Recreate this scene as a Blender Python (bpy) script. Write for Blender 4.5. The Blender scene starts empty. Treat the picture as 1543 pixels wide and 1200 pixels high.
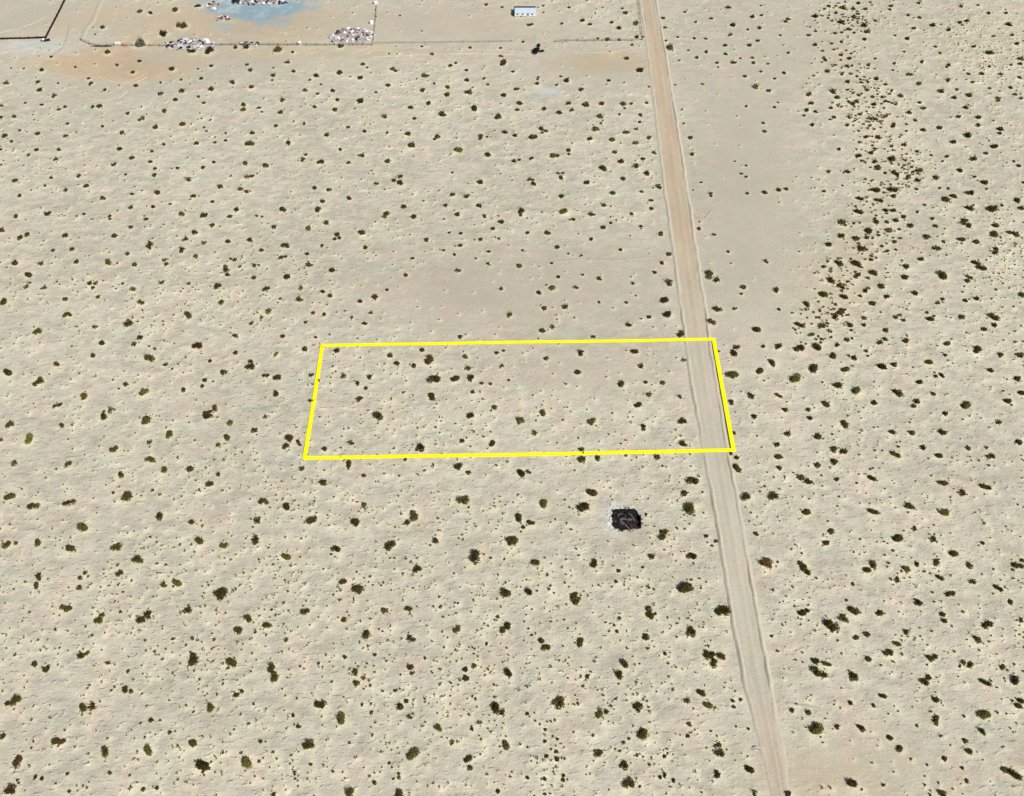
import bpy, bmesh, math, random
import numpy as np
from mathutils import Vector, Matrix

# ------------------------------------------------------------------ camera, sky, sun, exposure
scene = bpy.context.scene
COL = scene.collection
CAM_H = 174.0
PITCH = math.radians(53.4)          # below the horizon
FPX = 1336.2                        # focal length in photo pixels (1543 wide)
cam_data = bpy.data.cameras.new("camera")
cam = bpy.data.objects.new("camera", cam_data)
COL.objects.link(cam)
cam.location = (0, 0, CAM_H)
cam.rotation_euler = (math.radians(90) - PITCH, 0, 0)
cam_data.sensor_fit = 'HORIZONTAL'
cam_data.angle_x = 2 * math.atan(771.5 / FPX)
cam_data.clip_start = 1.0
cam_data.clip_end = 12000.0
scene.camera = cam

SUN_EL = math.radians(48)
SUN_AZ = math.radians(137)          # clockwise from +Y: sun stands behind and to the right of the camera
world = bpy.data.worlds.new("World")
scene.world = world
world.use_nodes = True
wn = world.node_tree
wn.nodes.clear()
sky = wn.nodes.new("ShaderNodeTexSky")
sky.sky_type = 'NISHITA'
sky.sun_disc = False
sky.sun_elevation = SUN_EL
sky.sun_rotation = SUN_AZ
bg = wn.nodes.new("ShaderNodeBackground")
bg.inputs["Strength"].default_value = 0.07
wo = wn.nodes.new("ShaderNodeOutputWorld")
wn.links.new(sky.outputs[0], bg.inputs[0])
wn.links.new(bg.outputs[0], wo.inputs[0])

sun_data = bpy.data.lights.new("sun", 'SUN')
sun_data.energy = 4.55
sun_data.angle = math.radians(0.5)
sun_data.color = (1.0, 0.95, 0.87)
sun = bpy.data.objects.new("sun", sun_data)
COL.objects.link(sun)
sdir = Vector((math.sin(SUN_AZ) * math.cos(SUN_EL), math.cos(SUN_AZ) * math.cos(SUN_EL), math.sin(SUN_EL)))
sun.rotation_euler = sdir.to_track_quat('Z', 'Y').to_euler()
sun.location = (150, -100, 250)

scene.view_settings.view_transform = 'Standard'
scene.view_settings.look = 'None'
scene.view_settings.exposure = 0.08
scene.view_settings.gamma = 1.0
scene.view_settings.use_curve_mapping = False

# ------------------------------------------------------------------ helpers
rng = np.random.RandomState(7)
random.seed(7)
SP, CP = math.sin(PITCH), math.cos(PITCH)

def unproject(px, py, z=0.0):
    """photo pixel -> world point on the level z"""
    u = (np.asarray(px, float) - 771.5) / FPX
    v = (np.asarray(py, float) - 600.0) / FPX
    # forward (0,CP,-SP), up (0,SP,CP)
    dy = CP - v * SP
    dz = -SP - v * CP
    t = (z - CAM_H) / dz
    return u * t, dy * t

def project(x, y, z=0.0):
    depth = y * CP - (z - CAM_H) * SP
    depth = np.maximum(depth, 1.0)
    up = y * SP + (z - CAM_H) * CP
    return 771.5 + FPX * x / depth, 600.0 - FPX * up / depth

def px_per_m(x, y):
    return FPX / (y * CP + CAM_H * SP)

_lat = rng.rand(256, 256)
def vnoise(x, y):
    xi = np.floor(x).astype(int); yi = np.floor(y).astype(int)
    fx = x - xi; fy = y - yi
    fx = fx * fx * fx * (fx * (fx * 6 - 15) + 10); fy = fy * fy * fy * (fy * (fy * 6 - 15) + 10)
    a = _lat[xi & 255, yi & 255]; b = _lat[(xi + 1) & 255, yi & 255]
    c = _lat[xi & 255, (yi + 1) & 255]; d = _lat[(xi + 1) & 255, (yi + 1) & 255]
    return (a * (1 - fx) + b * fx) * (1 - fy) + (c * (1 - fx) + d * fx) * fy - 0.5

def blob(px, py, cx, cy, rx, ry):
    """1 in the middle of an ellipse given in photo pixels, falling to 0 past its rim"""
    d = np.sqrt(((px - cx) / rx) ** 2 + ((py - cy) / ry) ** 2)
    return np.clip(1.6 - d * 1.6 + 0.0, 0, 1) ** 1.0 * (d < 1.0) + 0.0

def sblob(px, py, cx, cy, rx, ry):
    d2 = ((px - cx) / rx) ** 2 + ((py - cy) / ry) ** 2
    return np.exp(-d2 * 1.2)

# road edges read off the photograph (pixels), turned into ground positions
ROAD_L = [(963, -20), (966, 3), (976, 62), (988, 155), (1005, 298), (1015, 365), (1025, 435), (1034, 497), (1045, 585), (1049, 600),
          (1062, 670), (1075, 737), (1088, 812), (1100, 898), (1114, 972), (1125, 1045), (1138, 1082), (1149, 1104), (1156, 1132), (1163, 1168), (1169, 1200), (1180, 1260)]
ROAD_R = [(985, -20), (988, 3), (997, 52), (1012, 145), (1032, 275), (1038, 313), (1050, 396), (1062, 468), (1072, 546), (1081, 600),
          (1095, 685), (1108, 750), (1121, 820), (1135, 898), (1147, 970), (1160, 1037), (1169, 1085), (1174, 1130), (1180, 1168), (1185, 1200), (1195, 1260)]
def edge_fn(pts):
    p = np.array(pts, float)
    x, y = unproject(p[:, 0], p[:, 1])
    o = np.argsort(y)
    return x[o], y[o]
_lx, _ly = edge_fn(ROAD_L); _rx, _ry = edge_fn(ROAD_R)
def _ext(y, xs, ys):
    k0 = (xs[4] - xs[0]) / (ys[4] - ys[0]); k1 = (xs[-1] - xs[-5]) / (ys[-1] - ys[-5])
    r = np.interp(y, ys, xs)
    r = np.where(y < ys[0], xs[0] + (y - ys[0]) * k0, r)
    return np.where(y > ys[-1], xs[-1] + (y - ys[-1]) * k1, r)
def _smooth(y, xs, ys):
    return sum(_ext(y + d, xs, ys) for d in (-9, -6, -3, 0, 3, 6, 9)) / 7.0
def road_left(y): return _smooth(np.asarray(y, float), _lx, _ly)
def road_right(y): return _smooth(np.asarray(y, float), _rx, _ry)

def rough_mask(px, py):
    """how hummocky the sand is, 0 smooth .. 1 hummocky"""
    r = np.ones_like(px)
    for cx, cy, rx, ry, k in [(720, 440, 210, 75, .85), (900, 420, 150, 90, .6), (1120, 250, 110, 230, .95), (1130, 430, 110, 120, .75),
                              (900, 100, 130, 40, .9), (300, 95, 330, 30, .8), (330, 30, 330, 40, .9), (700, 40, 260, 35, .8),
                              (880, 560, 170, 55, .6), (1290, 1150, 150, 70, .8), (60, 30, 120, 40, .8), (1220, 60, 160, 60, .6), (150, 130, 160, 40, .6)]:
        r = r * (1 - k * sblob(px, py, cx, cy, rx, ry))
    return np.clip(r, 0.03, 1)

def road_dist(x, y):
    """signed metres outside the road bed (negative inside)"""
    return np.maximum(road_left(y) - x, x - road_right(y))

def height(x, y):
    x = np.asarray(x, float); y = np.asarray(y, float)
    px, py = project(x, y)
    r = rough_mask(px, py)
    xs = x * 0.97 - y * 0.2; ys = y * 0.97 + x * 0.2
    h = 0.30 * vnoise(x / 21 + 9, y / 17 + 4) + r * (0.20 * vnoise(xs / 6.5 + 40, ys / 3.4 + 11) + 0.20 * vnoise(xs / 2.9 + 7, ys / 1.5 + 3)
        + 0.09 * vnoise(xs / 1.4 + 70, ys / 1.1 + 30))
    d = road_dist(x, y)
    k = np.clip((d - 1.0) / 3.0, 0, 1)
    k = k * k * (3 - 2 * k)
    far = np.clip((np.abs(x) - 260) / 60, 0, 1)
    return h * k * (1 - far) - 0.06 * (1 - k)

def link(o, parent=None):
    COL.objects.link(o)
    if parent is not None:
        o.parent = parent
    return o

def tag(o, label=None, cat=None, group=None, kind=None):
    if label: o["label"] = label
    if cat: o["category"] = cat
    if group: o["group"] = group
    if kind: o["kind"] = kind
    return o

def empty(name, loc, rz=0.0):
    o = bpy.data.objects.new(name, None)
    o.empty_display_size = 0.3
    o.location = loc
    o.rotation_euler = (0, 0, rz)
    return link(o)

def mesh_obj(name, verts, faces, mat, parent=None, smooth=False):
    me = bpy.data.meshes.new(name)
    me.from_pydata([tuple(v) for v in verts], [], [tuple(f) for f in faces])
    me.materials.append(mat)
    if smooth:
        me.polygons.foreach_set("use_smooth", [True] * len(me.polygons))
    me.update()
    return link(bpy.data.objects.new(name, me), parent)

def np_mesh(name, V, F, mat, smooth=False):
    """fast mesh from numpy: V (n,3), F (m,k) with one k"""
    me = bpy.data.meshes.new(name)
    k = F.shape[1]
    me.vertices.add(len(V)); me.vertices.foreach_set("co", V.astype(np.float32).ravel())
    me.loops.add(F.size); me.loops.foreach_set("vertex_index", F.astype(np.int32).ravel())
    me.polygons.add(len(F))
    me.polygons.foreach_set("loop_start", np.arange(0, F.size, k, dtype=np.int32))
    me.polygons.foreach_set("loop_total", np.full(len(F), k, dtype=np.int32))
    me.polygons.foreach_set("use_smooth", np.full(len(F), smooth, dtype=bool))
    me.materials.append(mat)
    me.update(calc_edges=True)
    me.validate()
    return me

def set_color(me, name, C):
    a = me.color_attributes.new(name, 'FLOAT_COLOR', 'POINT')
    cc = np.ones((len(C), 4), np.float32); cc[:, :3] = C
    a.data.foreach_set("color", cc.ravel())

def set_float(me, name, A):
    a = me.attributes.new(name, 'FLOAT', 'POINT')
    a.data.foreach_set("value", A.astype(np.float32))

def box_mesh(name, sx, sy, sz, mat, bevel=0.0, z0=0.0):
    bm = bmesh.new()
    bmesh.ops.create_cube(bm, size=1.0)
    for v in bm.verts:
        v.co = Vector((v.co.x * sx, v.co.y * sy, (v.co.z + 0.5) * sz + z0))
    if bevel > 0:
        bmesh.ops.bevel(bm, geom=bm.edges[:], offset=bevel, segments=1, affect='EDGES')
    me = bpy.data.meshes.new(name)
    bm.to_mesh(me); bm.free()
    me.materials.append(mat)
    return me

def tube(points, r0, r1, n=6):
    V = []; F = []
    P = [Vector(p) for p in points]
    for i, p in enumerate(P):
        d = (P[min(i + 1, len(P) - 1)] - P[max(i - 1, 0)]).normalized()
        a = d.orthogonal().normalized(); b = d.cross(a)
        r = r0 + (r1 - r0) * i / max(1, len(P) - 1)
        for k in range(n):
            t = 2 * math.pi * k / n
            V.append(p + (a * math.cos(t) + b * math.sin(t)) * r)
    for i in range(len(P) - 1):
        for k in range(n):
            F.append((i * n + k, i * n + (k + 1) % n, (i + 1) * n + (k + 1) % n, (i + 1) * n + k))
    F.append(tuple(range(n))[::-1]); F.append(tuple(range((len(P) - 1) * n, len(P) * n)))
    return V, F

# ------------------------------------------------------------------ materials
def new_mat(name):
    m = bpy.data.materials.new(name)
    m.use_nodes = True
    nt = m.node_tree
    b = nt.nodes["Principled BSDF"]
    return m, nt, b

def plain_mat(name, col, rough=0.8, spec=0.2, noise=0.15, scale=3.0, metal=0.0, bump=0.0):
    m, nt, b = new_mat(name)
    tc = nt.nodes.new("ShaderNodeTexCoord")
    no = nt.nodes.new("ShaderNodeTexNoise"); no.inputs["Scale"].default_value = scale; no.inputs["Detail"].default_value = 5
    nt.links.new(tc.outputs["Object"], no.inputs["Vector"])
    oi = nt.nodes.new("ShaderNodeObjectInfo")
    add = nt.nodes.new("ShaderNodeMath"); add.operation = 'MULTIPLY_ADD'
    nt.links.new(oi.outputs["Random"], add.inputs[0]); add.inputs[1].default_value = 0.5
    nt.links.new(no.outputs["Fac"], add.inputs[2])
    mr = nt.nodes.new("ShaderNodeMapRange")
    mr.inputs["From Min"].default_value = 0.3; mr.inputs["From Max"].default_value = 1.2
    mr.inputs["To Min"].default_value = 1 - noise * 2; mr.inputs["To Max"].default_value = 1 + noise * 2
    nt.links.new(add.outputs[0], mr.inputs["Value"])
    mx = nt.nodes.new("ShaderNodeMix"); mx.data_type = 'RGBA'; mx.blend_type = 'MULTIPLY'
    mx.inputs["Factor"].default_value = 1.0
    mx.inputs["A"].default_value = (*col, 1)
    nt.links.new(mr.outputs[0], mx.inputs["B"])
    nt.links.new(mx.outputs["Result"], b.inputs["Base Color"])
    b.inputs["Roughness"].default_value = rough
    b.inputs["Specular IOR Level"].default_value = spec
    b.inputs["Metallic"].default_value = metal
    if bump > 0:
        bn = nt.nodes.new("ShaderNodeBump"); bn.inputs["Strength"].default_value = bump; bn.inputs["Distance"].default_value = 0.1
        nt.links.new(no.outputs["Fac"], bn.inputs["Height"])
        nt.links.new(bn.outputs["Normal"], b.inputs["Normal"])
    return m

def sand_mat(name, rough_attr=True, bump_dist=0.34):
    m, nt, b = new_mat(name)
    N = nt.nodes; L = nt.links
    at = N.new("ShaderNodeAttribute"); at.attribute_name = "base"
    ge = N.new("ShaderNodeNewGeometry")
    mp = N.new("ShaderNodeMapping"); mp.inputs["Rotation"].default_value = (0, 0, math.radians(-10)); mp.inputs["Scale"].default_value = (0.62, 1.0, 1.0)
    L.new(ge.outputs["Position"], mp.inputs["Vector"])
    n1 = N.new("ShaderNodeTexNoise"); n1.inputs["Scale"].default_value = 0.9; n1.inputs["Detail"].default_value = 7; n1.inputs["Roughness"].default_value = 0.62
    L.new(mp.outputs[0], n1.inputs["Vector"])
    n2 = N.new("ShaderNodeTexNoise"); n2.inputs["Scale"].default_value = 2.6; n2.inputs["Detail"].default_value = 6; n2.inputs["Roughness"].default_value = 0.7
    L.new(ge.outputs["Position"], n2.inputs["Vector"])
    n3 = N.new("ShaderNodeTexNoise"); n3.inputs["Scale"].default_value = 0.13; n3.inputs["Detail"].default_value = 4
    L.new(ge.outputs["Position"], n3.inputs["Vector"])
    # brightness grain
    g = N.new("ShaderNodeMapRange"); g.inputs["From Min"].default_value = 0.25; g.inputs["From Max"].default_value = 0.75
    g.inputs["To Min"].default_value = 0.84; g.inputs["To Max"].default_value = 1.14
    L.new(n2.outputs["Fac"], g.inputs["Value"])
    mul = N.new("ShaderNodeMix"); mul.data_type = 'RGBA'; mul.blend_type = 'MULTIPLY'; mul.inputs["Factor"].default_value = 1
    L.new(at.outputs["Color"], mul.inputs["A"]); L.new(g.outputs[0], mul.inputs["B"])
    # soft hue drift, pinkish to greenish grey
    cr = N.new("ShaderNodeValToRGB")
    cr.color_ramp.elements[0].position = 0.35; cr.color_ramp.elements[0].color = (1.025, 0.985, 0.968, 1)
    cr.color_ramp.elements[1].position = 0.65; cr.color_ramp.elements[1].color = (0.968, 1.005, 0.985, 1)
    L.new(n3.outputs["Fac"], cr.inputs["Fac"])
    mul2 = N.new("ShaderNodeMix"); mul2.data_type = 'RGBA'; mul2.blend_type = 'MULTIPLY'; mul2.inputs["Factor"].default_value = 1
    L.new(mul.outputs["Result"], mul2.inputs["A"]); L.new(cr.outputs["Color"], mul2.inputs["B"])
    L.new(mul2.outputs["Result"], b.inputs["Base Color"])
    b.inputs["Roughness"].default_value = 0.95
    b.inputs["Specular IOR Level"].default_value = 0.1
    ra = N.new("ShaderNodeAttribute"); ra.attribute_name = "rough"
    n4 = N.new("ShaderNodeTexNoise"); n4.inputs["Scale"].default_value = 1.15; n4.inputs["Detail"].default_value = 2.0
    L.new(mp.outputs[0], n4.inputs["Vector"])
    pk = N.new("ShaderNodeMapRange"); pk.interpolation_type = 'SMOOTHSTEP'     # separate little mounds
    pk.inputs["From Min"].default_value = 0.56; pk.inputs["From Max"].default_value = 0.74
    pk.inputs["To Min"].default_value = 0.0; pk.inputs["To Max"].default_value = 0.5
    L.new(n4.outputs["Fac"], pk.inputs["Value"])
    hs0 = N.new("ShaderNodeMath"); hs0.operation = 'MULTIPLY_ADD'; hs0.inputs[1].default_value = 0.40
    L.new(n2.outputs["Fac"], hs0.inputs[0]); L.new(n1.outputs["Fac"], hs0.inputs[2])
    hsum = N.new("ShaderNodeMath"); hsum.operation = 'ADD'
    L.new(hs0.outputs[0], hsum.inputs[0]); L.new(pk.outputs[0], hsum.inputs[1])
    st = N.new("ShaderNodeMapRange"); st.inputs["To Min"].default_value = 0.12; st.inputs["To Max"].default_value = 0.9
    L.new(ra.outputs["Fac"], st.inputs["Value"])
    bn = N.new("ShaderNodeBump"); bn.inputs["Distance"].default_value = bump_dist
    L.new(st.outputs[0], bn.inputs["Strength"]); L.new(hsum.outputs[0], bn.inputs["Height"])
    L.new(bn.outputs["Normal"], b.inputs["Normal"])
    return m

def leaf_mat(name, col, attr=False):
    m, nt, b = new_mat(name)
    N = nt.nodes; L = nt.links
    oi = N.new("ShaderNodeObjectInfo")
    ge = N.new("ShaderNodeNewGeometry")
    no = N.new("ShaderNodeTexNoise"); no.inputs["Scale"].default_value = 3.0; no.inputs["Detail"].default_value = 4
    L.new(ge.outputs["Position"], no.inputs["Vector"])
    su = N.new("ShaderNodeMath"); su.operation = 'MULTIPLY_ADD'; su.inputs[1].default_value = 0.6
    isl = N.new("ShaderNodeMath"); isl.operation = 'MULTIPLY_ADD'; isl.inputs[1].default_value = 0.45; isl.inputs[2].default_value = -0.2
    L.new(ge.outputs["Random Per Island"], isl.inputs[0])
    ad = N.new("ShaderNodeMath"); ad.operation = 'ADD'
    L.new(isl.outputs[0], ad.inputs[0]); L.new(no.outputs["Fac"], ad.inputs[1])
    L.new(oi.outputs["Random"], su.inputs[0]); L.new(ad.outputs[0], su.inputs[2])
    mr = N.new("ShaderNodeMapRange"); mr.inputs["From Min"].default_value = 0.35; mr.inputs["From Max"].default_value = 1.25
    mr.inputs["To Min"].default_value = 0.35; mr.inputs["To Max"].default_value = 1.7
    L.new(su.outputs[0], mr.inputs["Value"])
    mx = N.new("ShaderNodeMix"); mx.data_type = 'RGBA'; mx.blend_type = 'MULTIPLY'; mx.inputs["Factor"].default_value = 1
    if attr:
        at = N.new("ShaderNodeAttribute"); at.attribute_name = "base"
        L.new(at.outputs["Color"], mx.inputs["A"])
    else:
        mx.inputs["A"].default_value = (*col, 1)
    L.new(mr.outputs[0], mx.inputs["B"])
    L.new(mx.outputs["Result"], b.inputs["Base Color"])
    b.inputs["Roughness"].default_value = 0.75
    b.inputs["Specular IOR Level"].default_value = 0.15
    return m

LEAFCOL = {'o': (0.074, 0.063, 0.012), 'n': (0.054, 0.041, 0.007), 'g': (0.090, 0.078, 0.016), 'b': (0.080, 0.040, 0.009), 'y': (0.12, 0.13, 0.09), 'k': (0.018, 0.013, 0.013)}
M_SAND = sand_mat("desert_sand")
M_ROAD = sand_mat("graded_dirt", bump_dist=0.18)
M_LEAF = {k: leaf_mat("leaf_" + k, v) for k, v in LEAFCOL.items()}
M_LEAFSTUFF = leaf_mat("leaf_mixed", (1, 1, 1), attr=True)
M_TWIG = plain_mat("grey_twig", (0.12, 0.095, 0.07), noise=0.2)
M_YELLOW = plain_mat("yellow_ribbon", (0.90, 0.86, 0.004), rough=0.7, spec=0.1, noise=0.01)
M_CHAR = plain_mat("charred_wood", (0.012, 0.011, 0.011), rough=0.9, noise=0.3, bump=0.5)
M_CHARBROWN = plain_mat("scorched_timber", (0.055, 0.032, 0.02), rough=0.9, noise=0.3)
M_STEEL = plain_mat("scorched_sheet_metal", (0.085, 0.085, 0.09), rough=0.75, spec=0.4, noise=0.25, metal=0.2)
M_ASH = plain_mat("pale_plaster", (0.62, 0.62, 0.6), rough=0.9, noise=0.12, bump=0.4)
M_WHITE = plain_mat("white_paint", (0.78, 0.78, 0.77), rough=0.6, noise=0.08)
M_ROOF = plain_mat("pale_blue_roof", (0.52, 0.62, 0.72), rough=0.45, spec=0.4, noise=0.1)
M_GLASS = plain_mat("dark_glass", (0.03, 0.035, 0.04), rough=0.15, spec=0.6, noise=0.05)
M_GREY = plain_mat("grey_board", (0.30, 0.30, 0.32), noise=0.25)
M_LILAC = plain_mat("weathered_panel", (0.52, 0.50, 0.56), noise=0.2)
M_DARK = plain_mat("black_scrap_and_shadow", (0.025, 0.022, 0.025), noise=0.3)
M_BROWN = plain_mat("brown_scrap", (0.16, 0.085, 0.055), noise=0.3)
M_ORANGE = plain_mat("orange_tarp", (0.36, 0.12, 0.045), noise=0.2)
M_WALL = plain_mat("dark_red_brown_wall", (0.030, 0.010, 0.009), noise=0.25, bump=0.3)
M_POST = plain_mat("dark_fence_wood", (0.135, 0.088, 0.055), noise=0.3)

M_BROWNPALE = plain_mat("pale_split_timber", (0.30, 0.25, 0.20), noise=0.25)
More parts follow.
